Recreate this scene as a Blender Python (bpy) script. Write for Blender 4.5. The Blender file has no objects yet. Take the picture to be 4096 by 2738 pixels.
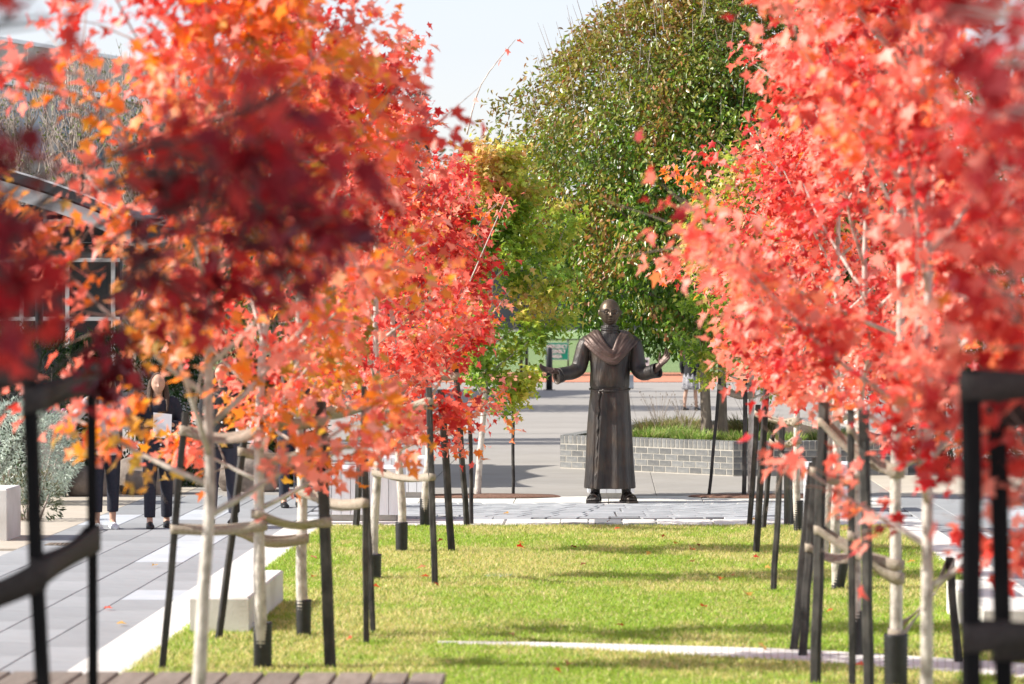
import bpy, bmesh, math, random
import numpy as np
from mathutils import Vector, Matrix

# ------------------------------------------------------------------ camera, world, sun, exposure
sc = bpy.context.scene
COL = sc.collection
F, HZ, CX, CH = 13130.0, 1250.0, 2048.0, 2.3      # focal length in photo pixels, horizon row, centre column, eye height
AX = 0.0295                                        # the avenue drifts this much in X per metre of Y
SUN_EL, SUN_AZ = math.radians(37), math.radians(5)  # light travels towards +X, turned slightly to +Y

cam_d = bpy.data.cameras.new('camera')
cam = bpy.data.objects.new('camera', cam_d)
COL.objects.link(cam)
cam.location = (0, 0, CH)
cam.rotation_euler = (math.radians(90) - math.atan(119.0 / F), 0, 0)
cam_d.sensor_width = 36
cam_d.lens = 36 * F / 4096
cam_d.clip_start = 0.1
cam_d.clip_end = 6000
cam_d.dof.use_dof = True
cam_d.dof.focus_distance = 39.7
cam_d.dof.aperture_fstop = cam_d.lens / 37.0
sc.camera = cam

w = bpy.data.worlds.new('World')
sc.world = w
w.use_nodes = True
nt = w.node_tree
nt.nodes.clear()
wo = nt.nodes.new('ShaderNodeOutputWorld')
bg = nt.nodes.new('ShaderNodeBackground')
sky = nt.nodes.new('ShaderNodeTexSky')
sky.sky_type = 'NISHITA'
sky.sun_disc = False
sky.sun_elevation = SUN_EL
sky.sun_rotation = math.radians(270) - SUN_AZ
sky.altitude = 50
sky.air_density = 1.0
sky.dust_density = 1.0
sky.ozone_density = 1.0
bg.inputs[1].default_value = 0.128
hsv = nt.nodes.new('ShaderNodeHueSaturation')      # thin high haze takes most of the blue out of the sky
hsv.inputs['Saturation'].default_value = 0.5
tin = nt.nodes.new('ShaderNodeMix')
tin.data_type = 'RGBA'
tin.blend_type = 'MULTIPLY'
tin.inputs[0].default_value = 1.0
tin.inputs[7].default_value = (0.97, 0.93, 0.98, 1)
nt.links.new(sky.outputs[0], hsv.inputs['Color'])
nt.links.new(hsv.outputs[0], tin.inputs[6])
nt.links.new(tin.outputs[2], bg.inputs[0])
nt.links.new(bg.outputs[0], wo.inputs[0])

sun_d = bpy.data.lights.new('sun', 'SUN')
sun_d.energy = 4.6
sun_d.angle = math.radians(0.53)
sun_d.color = (1.0, 0.955, 0.88)
sun = bpy.data.objects.new('sun', sun_d)
COL.objects.link(sun)
SUN_TO = Vector((math.cos(SUN_EL) * math.cos(SUN_AZ), math.cos(SUN_EL) * math.sin(SUN_AZ), -math.sin(SUN_EL)))
sun.rotation_euler = SUN_TO.to_track_quat('-Z', 'Y').to_euler()
sun.location = (-20, -5, 30)

vs = sc.view_settings
vs.view_transform = 'Standard'
vs.look = 'None'
vs.gamma = 1.0
vs.use_curve_mapping = False
vs.exposure = 0.75
sc.render.engine = 'CYCLES'
sc.cycles.use_denoising = True
sc.cycles.max_bounces = 8
sc.cycles.transmission_bounces = 5
sc.cycles.transparent_max_bounces = 8

rng = np.random.default_rng(7)
random.seed(7)


# ------------------------------------------------------------------ helpers
def G(px, py, z=0.0):
    """photo pixel -> point on the level z"""
    Y = (CH - z) * F / (py - HZ)
    return Vector(((px - CX) * Y / F, Y, z))


def Pt(px, py, Y):
    return Vector(((px - CX) * Y / F, Y, CH - (py - HZ) * Y / F))


def A(rel, Y, z=0.0):
    return Vector((rel + AX * Y, Y, z))


AXROT = -math.atan(AX)


def smooth01(t):
    t = np.clip(t, 0, 1)
    return t * t * (3 - 2 * t)


def vnoise(p, seed=0):
    """value noise in 0..1 for an (n,3) or (n,2) array"""
    p = np.asarray(p, float)
    if p.shape[1] == 2:
        p = np.concatenate([p, np.zeros((len(p), 1))], 1)
    i = np.floor(p).astype(np.int64)
    f = p - i
    f = f * f * (3 - 2 * f)
    r = np.zeros(len(p))
    for dx in (0, 1):
        for dy in (0, 1):
            for dz in (0, 1):
                h = (i[:, 0] + dx) * 374761393 + (i[:, 1] + dy) * 668265263 + (i[:, 2] + dz) * 2147483647 + seed * 974634777
                h = (h ^ (h >> 13)) * 1274126177
                h = ((h ^ (h >> 16)) & 0xFFFF) / 65535.0
                wx = f[:, 0] if dx else 1 - f[:, 0]
                wy = f[:, 1] if dy else 1 - f[:, 1]
                wz = f[:, 2] if dz else 1 - f[:, 2]
                r += h * wx * wy * wz
    return r


def root(name, label, cat, loc=(0, 0, 0), rz=0.0, group=None):
    o = bpy.data.objects.new(name, None)
    COL.objects.link(o)
    o.empty_display_size = 0.2
    o.location = loc
    o.rotation_euler = (0, 0, rz)
    o['label'] = label
    o['category'] = cat
    if group:
        o['group'] = group
    return o


def tag(o, label=None, cat=None, group=None, kind=None):
    if label: o['label'] = label
    if cat: o['category'] = cat
    if group: o['group'] = group
    if kind: o['kind'] = kind
    return o


def link(name, me, mat=None, parent=None, loc=None, rz=None):
    if mat is not None and not me.materials:
        me.materials.append(mat)
    o = bpy.data.objects.new(name, me)
    COL.objects.link(o)
    if parent: o.parent = parent
    if loc is not None: o.location = loc
    if rz is not None: o.rotation_euler = (0, 0, rz)
    return o


def catmull(pts, n=6, closed=False):
    P = [Vector(p) for p in pts]
    out = []
    m = len(P)
    segs = m if closed else m - 1
    for i in range(segs):
        if closed:
            p0, p1, p2, p3 = P[(i - 1) % m], P[i], P[(i + 1) % m], P[(i + 2) % m]
        else:
            p0, p1, p2, p3 = P[max(i - 1, 0)], P[i], P[i + 1], P[min(i + 2, m - 1)]
        for k in range(n):
            t = k / n
            out.append(0.5 * ((2 * p1) + (p2 - p0) * t + (2 * p0 - 5 * p1 + 4 * p2 - p3) * t * t + (3 * p1 - p0 - 3 * p2 + p3) * t ** 3))
    if not closed: out.append(P[-1])
    return out


class B:
    def __init__(self):
        self.v, self.f, self.sm = [], [], []

    def add(self, vs_, fs_, smooth=False):
        o = len(self.v)
        self.v += [tuple(v) for v in vs_]
        self.f += [tuple(i + o for i in f) for f in fs_]
        self.sm += [smooth] * len(fs_)

    def box(self, c, s, rz=0.0, top=1.0):
        cx, cy, cz = c
        hx, hy, hz = s[0] / 2, s[1] / 2, s[2] / 2
        vv = []
        for z, k in ((-hz, 1.0), (hz, top)):
            for x, y in ((-hx, -hy), (hx, -hy), (hx, hy), (-hx, hy)):
                x, y = x * k, y * k
                vv.append((cx + x * math.cos(rz) - y * math.sin(rz), cy + x * math.sin(rz) + y * math.cos(rz), cz + z))
        self.add(vv, [(3, 2, 1, 0), (4, 5, 6, 7), (0, 1, 5, 4), (1, 2, 6, 5), (2, 3, 7, 6), (3, 0, 4, 7)])
        return self

    def prism(self, poly, z0, z1):
        n = len(poly)
        self.add([(p[0], p[1], z0) for p in poly] + [(p[0], p[1], z1) for p in poly],
                 [tuple(range(n - 1, -1, -1)), tuple(range(n, 2 * n))] + [(i, (i + 1) % n, n + (i + 1) % n, n + i) for i in range(n)])
        return self

    def sheet(self, poly, z):
        self.add([(p[0], p[1], z) for p in poly], [tuple(range(len(poly)))])
        return self

    def tube(self, path, radii, n=8, cap=True, closed=False, flat=None):
        P = [Vector(p) for p in path]
        m = len(P)
        if not hasattr(radii, '__len__'): radii = [radii] * m
        up = None
        vv = []
        for i in range(m):
            a = P[(i - 1) % m] if (closed or i > 0) else P[i]
            b = P[(i + 1) % m] if (closed or i < m - 1) else P[i]
            t = (b - a)
            t = t.normalized() if t.length > 1e-9 else Vector((0, 0, 1))
            if up is None:
                up = Vector((0, 1, 0)) if abs(t.z) > 0.7 else Vector((0, 0, 1))
            s = t.cross(up)
            if s.length < 1e-6:
                s = t.cross(Vector((1, 0, 0)))
            s.normalize()
            up = s.cross(t).normalized()
            fl = 1.0 if flat is None else flat
            for k in range(n):
                th = 2 * math.pi * k / n
                vv.append(P[i] + radii[i] * (math.cos(th) * s + fl * math.sin(th) * up))
        ff = []
        for i in range(m if closed else m - 1):
            j = (i + 1) % m
            for k in range(n):
                k2 = (k + 1) % n
                ff.append((i * n + k, i * n + k2, j * n + k2, j * n + k))
        if cap and not closed:
            ff.append(tuple(range(n - 1, -1, -1)))
            ff.append(tuple(range((m - 1) * n, m * n)))
        self.add(vv, ff, True)
        return self

    def ell(self, c, r, nu=16, nv=10, rot=None):
        vv, ff = [], []
        c = Vector(c)
        for i in range(1, nv):
            ph = math.pi * i / nv
            for k in range(nu):
                th = 2 * math.pi * k / nu
                p = Vector((r[0] * math.sin(ph) * math.cos(th), r[1] * math.sin(ph) * math.sin(th), r[2] * math.cos(ph)))
                if rot is not None: p = rot @ p
                vv.append(c + p)
        t, b = Vector((0, 0, r[2])), Vector((0, 0, -r[2]))
        if rot is not None: t, b = rot @ t, rot @ b
        vv += [c + t, c + b]
        T, Bo = len(vv) - 2, len(vv) - 1
        for k in range(nu):
            k2 = (k + 1) % nu
            ff.append((T, k, k2))
            for i in range(nv - 2):
                ff.append((i * nu + k, (i + 1) * nu + k, (i + 1) * nu + k2, i * nu + k2))
            ff.append((Bo, (nv - 2) * nu + k2, (nv - 2) * nu + k))
        self.add(vv, ff, True)
        return self

    def rings(self, R, cap=True):
        """R: list of rings of equal length"""
        n = len(R[0])
        vv = [p for r in R for p in r]
        ff = []
        for i in range(len(R) - 1):
            for k in range(n):
                k2 = (k + 1) % n
                ff.append((i * n + k, i * n + k2, (i + 1) * n + k2, (i + 1) * n + k))
        if cap:
            ff.append(tuple(range(n - 1, -1, -1)))
            ff.append(tuple(range((len(R) - 1) * n, len(R) * n)))
        self.add(vv, ff, True)
        return self

    def mesh(self, name):
        me = bpy.data.meshes.new(name)
        me.from_pydata(self.v, [], self.f)
        me.polygons.foreach_set('use_smooth', self.sm)
        me.update()
        return me

    def build(self, name, mat=None, parent=None, loc=None, rz=None):
        return link(name, self.mesh(name), mat, parent, loc, rz)

    def fused(self, name, voxel, smooth_it=3, mat=None, parent=None, factor=0.5):
        """union of all the closed shapes as ONE continuous surface"""
        tmp = bpy.data.objects.new('tmp_fuse', self.mesh('tmp_fuse'))
        COL.objects.link(tmp)
        m = tmp.modifiers.new('r', 'REMESH')
        m.mode = 'VOXEL'
        m.voxel_size = voxel
        m.use_smooth_shade = True
        if smooth_it:
            s = tmp.modifiers.new('s', 'SMOOTH')
            s.factor = factor
            s.iterations = smooth_it
        dg = bpy.context.evaluated_depsgraph_get()
        dg.update()
        me = bpy.data.meshes.new_from_object(tmp.evaluated_get(dg))
        me.name = name
        old = tmp.data
        bpy.data.objects.remove(tmp)
        bpy.data.meshes.remove(old)
        return link(name, me, mat, parent)


def tri_mesh(name, V, T, colors=None):
    me = bpy.data.meshes.new(name)
    me.vertices.add(len(V))
    me.vertices.foreach_set('co', np.ascontiguousarray(V, np.float32).ravel())
    me.loops.add(len(T) * 3)
    me.loops.foreach_set('vertex_index', np.ascontiguousarray(T, np.int32).ravel())
    me.polygons.add(len(T))
    me.polygons.foreach_set('loop_start', np.arange(len(T), dtype=np.int32) * 3)
    me.update(calc_edges=True)
    if colors is not None:
        ca = me.color_attributes.new('col', 'FLOAT_COLOR', 'POINT')
        c4 = np.ones((len(V), 4), np.float32)
        c4[:, :3] = colors
        ca.data.foreach_set('color', c4.ravel())
    return me


# ------------------------------------------------------------------ materials
def pm(name, c1, c2=None, scale=6.0, rough=0.7, bump=0.0, bscale=None, metal=0.0, detail=6.0, stretch=None, rnd=0.0, spec=0.4, c3=None, c3scale=1.0, c3amt=0.5):
    m = bpy.data.materials.new(name)
    m.use_nodes = True
    n, l = m.node_tree.nodes, m.node_tree.links
    p = n['Principled BSDF']
    p.inputs['Roughness'].default_value = rough
    p.inputs['Metallic'].default_value = metal
    p.inputs['Specular IOR Level'].default_value = spec
    tc = n.new('ShaderNodeTexCoord')
    src = tc.outputs['Object']
    if stretch:
        mp = n.new('ShaderNodeMapping')
        mp.inputs['Scale'].default_value = stretch
        l.new(src, mp.inputs[0])
        src = mp.outputs[0]
    c2 = c2 or c1
    no = n.new('ShaderNodeTexNoise')
    no.inputs['Scale'].default_value = scale
    no.inputs['Detail'].default_value = detail
    no.inputs['Roughness'].default_value = 0.62
    l.new(src, no.inputs['Vector'])
    rp = n.new('ShaderNodeValToRGB')
    rp.color_ramp.elements[0].position = 0.32
    rp.color_ramp.elements[1].position = 0.68
    rp.color_ramp.elements[0].color = (*c1, 1)
    rp.color_ramp.elements[1].color = (*c2, 1)
    l.new(no.outputs['Fac'], rp.inputs[0])
    col = rp.outputs[0]
    if c3:
        n3 = n.new('ShaderNodeTexNoise')
        n3.inputs['Scale'].default_value = c3scale
        n3.inputs['Detail'].default_value = 5
        l.new(tc.outputs['Object'], n3.inputs['Vector'])
        r3 = n.new('ShaderNodeValToRGB')
        r3.color_ramp.elements[0].position = 0.45
        r3.color_ramp.elements[1].position = 0.7
        r3.color_ramp.elements[1].color = (c3amt, c3amt, c3amt, 1)
        l.new(n3.outputs['Fac'], r3.inputs[0])
        mx = n.new('ShaderNodeMix')
        mx.data_type = 'RGBA'
        l.new(r3.outputs[0], mx.inputs[0])
        l.new(col, mx.inputs[6])
        mx.inputs[7].default_value = (*c3, 1)
        col = mx.outputs[2]
    if rnd:
        oi = n.new('ShaderNodeObjectInfo')
        mr = n.new('ShaderNodeMapRange')
        mr.inputs[3].default_value = 1 - rnd
        mr.inputs[4].default_value = 1 + rnd
        l.new(oi.outputs['Random'], mr.inputs[0])
        hs = n.new('ShaderNodeHueSaturation')
        l.new(mr.outputs[0], hs.inputs['Value'])
        l.new(col, hs.inputs['Color'])
        col = hs.outputs[0]
    l.new(col, p.inputs['Base Color'])
    if bump:
        nb = n.new('ShaderNodeTexNoise')
        nb.inputs['Scale'].default_value = bscale or scale * 4
        nb.inputs['Detail'].default_value = 8
        l.new(src, nb.inputs['Vector'])
        bp = n.new('ShaderNodeBump')
        bp.inputs['Strength'].default_value = bump
        bp.inputs['Distance'].default_value = 0.02
        l.new(nb.outputs['Fac'], bp.inputs['Height'])
        l.new(bp.outputs[0], p.inputs['Normal'])
    return m


def leaf_mat(name, rough=0.36, trans=0.42, spec=0.5, tsat=1.0, tval=1.0):
    m = bpy.data.materials.new(name)
    m.use_nodes = True
    n, l = m.node_tree.nodes, m.node_tree.links
    p = n['Principled BSDF']
    out = n['Material Output']
    at = n.new('ShaderNodeAttribute')
    at.attribute_name = 'col'
    p.inputs['Roughness'].default_value = rough
    p.inputs['Specular IOR Level'].default_value = spec
    l.new(at.outputs['Color'], p.inputs['Base Color'])
    tr = n.new('ShaderNodeBsdfTranslucent')
    hs = n.new('ShaderNodeHueSaturation')
    hs.inputs['Saturation'].default_value = tsat
    hs.inputs['Value'].default_value = tval
    l.new(at.outputs['Color'], hs.inputs['Color'])
    l.new(hs.outputs[0], tr.inputs['Color'])
    mx = n.new('ShaderNodeMixShader')
    mx.inputs[0].default_value = trans
    l.new(p.outputs[0], mx.inputs[1])
    l.new(tr.outputs[0], mx.inputs[2])
    l.new(mx.outputs[0], out.inputs[0])
    return m


M = {}
M['maple'] = leaf_mat('maple_leaf', 0.44, 0.42, 0.5, 1.03, 1.6)
M['pear'] = leaf_mat('pear_leaf', 0.33, 0.3, 0.6, 1.1, 1.6)
M['grassm'] = leaf_mat('grass_blade', 0.5, 0.4, 0.3, 1.0, 1.2)
M['bark'] = pm('pale_bark', (0.50, 0.45, 0.39), (0.66, 0.61, 0.54), 9, 0.8, 0.5, 40, stretch=(1, 1, 0.5), c3=(0.17, 0.145, 0.125), c3scale=11, c3amt=0.75)
M['shadedbark'] = pm('shaded_bark', (0.05, 0.038, 0.032), (0.11, 0.085, 0.07), 12, 0.85, 0.4, 40)  # bark colour darkened to stand in for shade on the nearest left maples
M['twig'] = pm('twig_bark', (0.28, 0.22, 0.18), (0.42, 0.36, 0.31), 12, 0.8)
M['pearbark'] = pm('rough_bark', (0.14, 0.11, 0.085), (0.33, 0.27, 0.21), 16, 0.9, 1.0, 22, stretch=(1, 1, 0.25))
M['stake'] = pm('dark_stained_timber', (0.014, 0.013, 0.012), (0.04, 0.037, 0.034), 10, 0.75, 0.4, 30, stretch=(4, 4, 0.4), c3=(0.15, 0.137, 0.12), c3scale=5, c3amt=0.55)
M['shadedstake'] = pm('shaded_black_timber', (0.006, 0.006, 0.006), (0.014, 0.013, 0.013), 10, 0.85, 0.4, 30, stretch=(4, 4, 0.4), spec=0.2)  # black stain toned down further, deep shade put into the colour
M['post'] = pm('dark_steel', (0.02, 0.021, 0.023), (0.035, 0.036, 0.038), 8, 0.45)
M['greenpost'] = pm('grey_green_timber', (0.07, 0.075, 0.065), (0.14, 0.145, 0.125), 9, 0.75, stretch=(4, 4, 0.5))
M['tie'] = pm('hessian', (0.30, 0.25, 0.19), (0.45, 0.385, 0.30), 60, 0.95, 0.5, 220)
M['shadedtie'] = pm('shaded_hessian', (0.045, 0.038, 0.034), (0.085, 0.072, 0.062), 60, 0.95, 0.5, 220)  # the hessian again, with the shade on the nearest ties painted in
M['guard'] = pm('black_plastic', (0.014, 0.014, 0.015), (0.028, 0.028, 0.029), 20, 0.42)
M['white_conc'] = pm('pale_concrete', (0.66, 0.64, 0.59), (0.75, 0.73, 0.68), 3, 0.85, 0.15, 60, c3=(0.46, 0.43, 0.37), c3scale=2.2, c3amt=0.6, rnd=0.03)
M['taupe'] = pm('taupe_concrete', (0.30, 0.276, 0.245), (0.365, 0.34, 0.31), 1.3, 0.9, 0.2, 50, c3=(0.25, 0.235, 0.21), c3scale=0.6, c3amt=0.45, rnd=0.04)
M['tan'] = pm('sandy_concrete', (0.46, 0.40, 0.32), (0.54, 0.48, 0.39), 1.5, 0.9, 0.2, 50, c3=(0.36, 0.31, 0.25), c3scale=0.8, c3amt=0.4, rnd=0.04)
M['bed'] = pm('mortar_bed', (0.42, 0.41, 0.38), (0.52, 0.50, 0.47), 6, 0.95)
M['paver'] = pm('bluestone', (0.275, 0.284, 0.292), (0.35, 0.356, 0.358), 2.5, 0.72, 0.15, 60, c3=(0.22, 0.225, 0.23), c3scale=2, c3amt=0.5, rnd=0.10)
M['paver_pale'] = pm('pale_bluestone', (0.42, 0.45, 0.48), (0.50, 0.52, 0.54), 2.5, 0.72, 0.1, 60, rnd=0.06)
M['fan'] = pm('fan_stone', (0.30, 0.315, 0.33), (0.42, 0.43, 0.44), 4, 0.75, 0.15, 60, rnd=0.12)
M['darktile'] = pm('dark_tile', (0.17, 0.175, 0.18), (0.22, 0.225, 0.23), 5, 0.7)
M['earth'] = pm('far_ground', (0.16, 0.15, 0.10), (0.22, 0.21, 0.14), 0.2, 0.95)
M['lawnsoil'] = pm('turf_soil', (0.22, 0.28, 0.06), (0.36, 0.36, 0.12), 4, 0.95, 0.5, 90, c3=(0.44, 0.38, 0.18), c3scale=1.8, c3amt=0.7)
M['field'] = pm('sports_field', (0.17, 0.27, 0.09), (0.22, 0.31, 0.115), 0.3, 0.95, c3=(0.28, 0.36, 0.14), c3scale=0.12, c3amt=0.4)
M['track'] = pm('red_track', (0.56, 0.20, 0.11), (0.64, 0.26, 0.15), 2, 0.9)
M['brick'] = pm('grey_brick', (0.14, 0.142, 0.14), (0.22, 0.22, 0.212), 14, 0.8, 0.5, 90, rnd=0.26, c3=(0.30, 0.28, 0.24), c3scale=7, c3amt=0.4)
M['mortar'] = pm('mortar', (0.42, 0.39, 0.33), (0.52, 0.485, 0.42), 12, 0.95, 0.3, 90)
M['soil'] = pm('mulch', (0.07, 0.045, 0.03), (0.15, 0.10, 0.065), 25, 0.95, 1.0, 60)
M['redmulch'] = pm('red_mulch', (0.17, 0.09, 0.06), (0.27, 0.15, 0.105), 22, 0.95, 1.0, 70)
M['slat'] = pm('white_timber', (0.60, 0.61, 0.63), (0.70, 0.71, 0.72), 5, 0.6, 0.1, 40, stretch=(3, 3, 0.4), rnd=0.04)
M['plinth'] = pm('plinth_concrete', (0.30, 0.29, 0.26), (0.38, 0.36, 0.33), 8, 0.9, 0.3, 50)
M['deck'] = pm('weathered_decking', (0.17, 0.135, 0.105), (0.27, 0.225, 0.185), 5, 0.8, 0.3, 40, stretch=(6, 0.6, 1), rnd=0.14)
M['bronze'] = pm('bronze', (0.026, 0.0235, 0.022), (0.068, 0.06, 0.054), 9, 0.43, 0.4, 45, metal=0.45, stretch=(1, 1, 0.22), spec=0.5, c3=(0.10, 0.07, 0.044), c3scale=4.5, c3amt=0.6)
M['bronze_brown'] = pm('brown_bronze', (0.062, 0.038, 0.030), (0.12, 0.077, 0.06), 9, 0.46, 0.2, 45, metal=0.4, spec=0.5)
M['bronze_skin'] = pm('polished_bronze', (0.085, 0.06, 0.039), (0.155, 0.11, 0.07), 6, 0.4, 0.1, 60, metal=0.5, spec=0.5, c3=(0.06, 0.046, 0.036), c3scale=7, c3amt=0.7)
M['navy'] = pm('navy_cloth', (0.016, 0.018, 0.030), (0.028, 0.03, 0.045), 40, 0.85)
M['navystripe'] = pm('dark_trousers', (0.030, 0.033, 0.052), (0.06, 0.063, 0.09), 60, 0.85, stretch=(8, 8, 0.1))
M['greycloth'] = pm('grey_fleece', (0.42, 0.40, 0.40), (0.52, 0.50, 0.50), 30, 0.95, 0.3, 40)
M['blackcloth'] = pm('black_cloth', (0.012, 0.012, 0.014), (0.02, 0.02, 0.022), 30, 0.8)
M['skirt'] = pm('patterned_skirt', (0.06, 0.065, 0.10), (0.55, 0.53, 0.52), 34, 0.85, detail=2)
M['skin'] = pm('skin', (0.50, 0.29, 0.20), (0.56, 0.34, 0.24), 12, 0.55)
M['hair'] = pm('brown_hair', (0.05, 0.028, 0.016), (0.10, 0.058, 0.034), 40, 0.55, 0.6, 80, stretch=(3, 3, 0.3))
M['shoe_white'] = pm('white_shoe', (0.66, 0.68, 0.70), (0.74, 0.75, 0.76), 10, 0.6)
M['shoe_black'] = pm('black_shoe', (0.015, 0.015, 0.016), (0.025, 0.025, 0.026), 10, 0.4)
M['paper'] = pm('paper_sheet', (0.72, 0.72, 0.76), (0.78, 0.78, 0.80), 5, 0.8)
M['signgreen'] = pm('sign_green', (0.0, 0.27, 0.17), (0.0, 0.30, 0.19), 3, 0.5)
M['signwhite'] = pm('sign_white', (0.8, 0.8, 0.8), None, 3, 0.5)
M['wire'] = pm('dark_wire', (0.02, 0.03, 0.024), None, 3, 0.5)
M['roofmetal'] = pm('roof_steel', (0.06, 0.063, 0.068), (0.09, 0.093, 0.098), 4, 0.45, metal=0.3, stretch=(0.3, 8, 1))
M['fascia'] = pm('grey_fascia', (0.42, 0.42, 0.41), (0.50, 0.50, 0.49), 3, 0.55)
M['bright_steel'] = pm('bright_steel', (0.70, 0.71, 0.72), (0.78, 0.78, 0.79), 3, 0.4, metal=0.3)
M['wallbeige'] = pm('beige_cladding', (0.34, 0.30, 0.26), (0.42, 0.38, 0.33), 2, 0.8, stretch=(1, 1, 0.2), c3=(0.28, 0.25, 0.22), c3scale=0.5, c3amt=0.4)
M['parapet'] = pm('parapet_panel', (0.48, 0.44, 0.38), (0.56, 0.52, 0.46), 1.5, 0.8)
M['glass'] = pm('window_glass', (0.14, 0.19, 0.26), (0.22, 0.29, 0.37), 0.8, 0.08, spec=0.8)
M['darkglass'] = pm('dark_glass', (0.022, 0.026, 0.03), (0.04, 0.045, 0.05), 0.8, 0.2, spec=0.3)
M['darkwall'] = pm('dark_wall', (0.05, 0.05, 0.052), (0.085, 0.085, 0.088), 1.5, 0.8)
M['greywall'] = pm('grey_shed', (0.085, 0.09, 0.10), (0.12, 0.125, 0.135), 0.6, 0.7, stretch=(4, 4, 0.2))
M['whitebrick'] = pm('white_brick', (0.55, 0.53, 0.49), (0.64, 0.62, 0.58), 5, 0.85, 0.3, 30)
M['rock'] = pm('boulder_stone', (0.15, 0.12, 0.10), (0.28, 0.23, 0.19), 5, 0.9, 0.8, 14)
M['sail'] = pm('shade_cloth', (0.10, 0.11, 0.12), (0.13, 0.14, 0.15), 30, 0.9)
M['pink'] = pm('pink_petals', (0.50, 0.10, 0.22), (0.62, 0.18, 0.32), 30, 0.7)
M['lid'] = pm('valve_lid', (0.16, 0.22, 0.17), (0.22, 0.28, 0.22), 10, 0.6)
M['binmetal'] = pm('grey_blue_metal', (0.30, 0.34, 0.38), (0.36, 0.40, 0.44), 5, 0.5)

# ------------------------------------------------------------------ ground, field, paving
b = B()
b.sheet([(-3000, -200), (3000, -200), (3000, 5000), (-3000, 5000)], -0.06)
tag(b.build('ground', M['earth']), kind='structure')
b = B()
b.sheet([(-90, -30), (90, -30), (90, 108.9), (-90, 108.9)], -0.03)
forecourt = tag(b.build('pavement', M['bed']), kind='structure')

SLAB = 3.0


def slab(cx, cy, sx, sy, z1, mat, parent, name='slab', cache={}):
    key = (round(sx, 3), round(sy, 3), mat.name, name)
    if key not in cache:
        bb = B()
        g = 0.004
        hx, hy = sx / 2 - g, sy / 2 - g
        t = 0.03
        e = 0.004
        lo = [(-hx, -hy, -t), (hx, -hy, -t), (hx, hy, -t), (-hx, hy, -t)]
        mi = [(-hx, -hy, -e), (hx, -hy, -e), (hx, hy, -e), (-hx, hy, -e)]
        to = [(-hx + e, -hy + e, 0), (hx - e, -hy + e, 0), (hx - e, hy - e, 0), (-hx + e, hy - e, 0)]
        bb.add(lo + mi + to, [(i, (i + 1) % 4, 4 + (i + 1) % 4, 4 + i) for i in range(4)] + [(4 + i, 4 + (i + 1) % 4, 8 + (i + 1) % 4, 8 + i) for i in range(4)] + [(8, 9, 10, 11)])
        me = bb.mesh(name)
        me.materials.append(mat)
        cache[key] = me
    return link(name, cache[key], None, parent, (cx, cy, z1), AXROT)


# taupe slabs from the statue court to the sports field
n_sl = 0
for j in range(23):
    for i in range(-6, 6):
        Yc = 41.0 + SLAB / 2 + j * SLAB
        rel = (i + 0.5) * SLAB + 0.6
        X = rel + AX * Yc
        if Yc > 108 or abs(X) > 0.16 * Yc + 3: continue
        mt = M['tan'] if (rel > 3.3 and Yc < 46) or (rel < -5.4 and Yc < 47) else M['taupe']
        slab(X, Yc, SLAB, SLAB, 0.0, mt, forecourt)
# sandy slabs beside the bluestone walk
for j in range(3):
    for s, r0 in ((-1, -5.75), (1, 5.75)):
        for i in range(2):
            slab(s * (5.75 + 1.5 + 3 * i) + AX * (33.5 + 3 * j), 33.5 + 3 * j, 3, 3, 0.0, M['tan'], forecourt)

# bluestone walks
walk_l = tag(B().sheet([A(-8, 10), A(-3.45, 10), A(-3.45, 41), A(-8, 41)], -0.026).build('path', M['bed']), kind='structure')
walk_r = tag(B().sheet([A(3.45, 10), A(8, 10), A(8, 41), A(3.45, 41)], -0.026).build('path', M['bed']), kind='structure')
pale_runs = {(1, 13), (1, 14), (1, 15), (1, 16), (4, 4), (4, 5), (4, 6), (4, 7), (3, 1), (3, 2), (2, 20), (2, 21), (0, 9), (4, 19), (4, 20)}
for s, parent in ((-1, walk_l), (1, walk_r)):
    for c in range(5):
        for r in range(25):
            Yc = 18.4 + 0.92 * r + (0.3 if c % 2 else 0)
            rel = s * (3.45 + 0.46 * (c + 0.5))
            X = rel + AX * Yc
            if abs(X) > 0.157 * Yc + 0.7 or Yc > 40.8: continue
            slab(X, Yc, 0.46, 0.92, 0.002 + rng.uniform(-0.001, 0.001), M['paver_pale'] if (c, r) in pale_runs else M['paver'], parent, 'paver')

# statue court: pale borders, fan paving
court = tag(B().sheet([A(-3.44, 35.2), A(3.44, 35.2), A(3.44, 41), A(-3.44, 41)], -0.024).build('courtyard', M['bed']), kind='structure')
for i in range(6):
    rel = -3.44 + 6.88 / 6 * (i + 0.5)
    slab(rel + AX * 40.15, 40.15, 6.88 / 6, 1.7, 0.004, M['white_conc'], court, 'border_slab')
for rel, wd in ((-2.87, 1.14), (-1.72, 1.14), (-0.83, 0.6), (0.83, 0.6), (1.72, 1.14), (2.87, 1.14)):
    slab(rel + AX * 35.8, 35.8, wd, 1.2, 0.004, M['white_conc'], court, 'border_slab')
slab(A(0, 35.8).x - 0.185, 35.8, 0.07, 1.2, 0.004, M['white_conc'], court, 'border_slab')
slab(A(0, 35.8).x + 0.185, 35.8, 0.07, 1.2, 0.004, M['white_conc'], court, 'border_slab')
for k in (-1, 0, 1):
    for q in range(2):
        slab(A(0, 35.8).x + k * 0.37, 35.5 + 0.6 * q, 0.3, 0.6, 0.004, M['darktile'] if (k == 0 or q == 0) else M['white_conc'], court, 'paver')
SX, SY = 1.18, 39.62                                # where the statue stands
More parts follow.
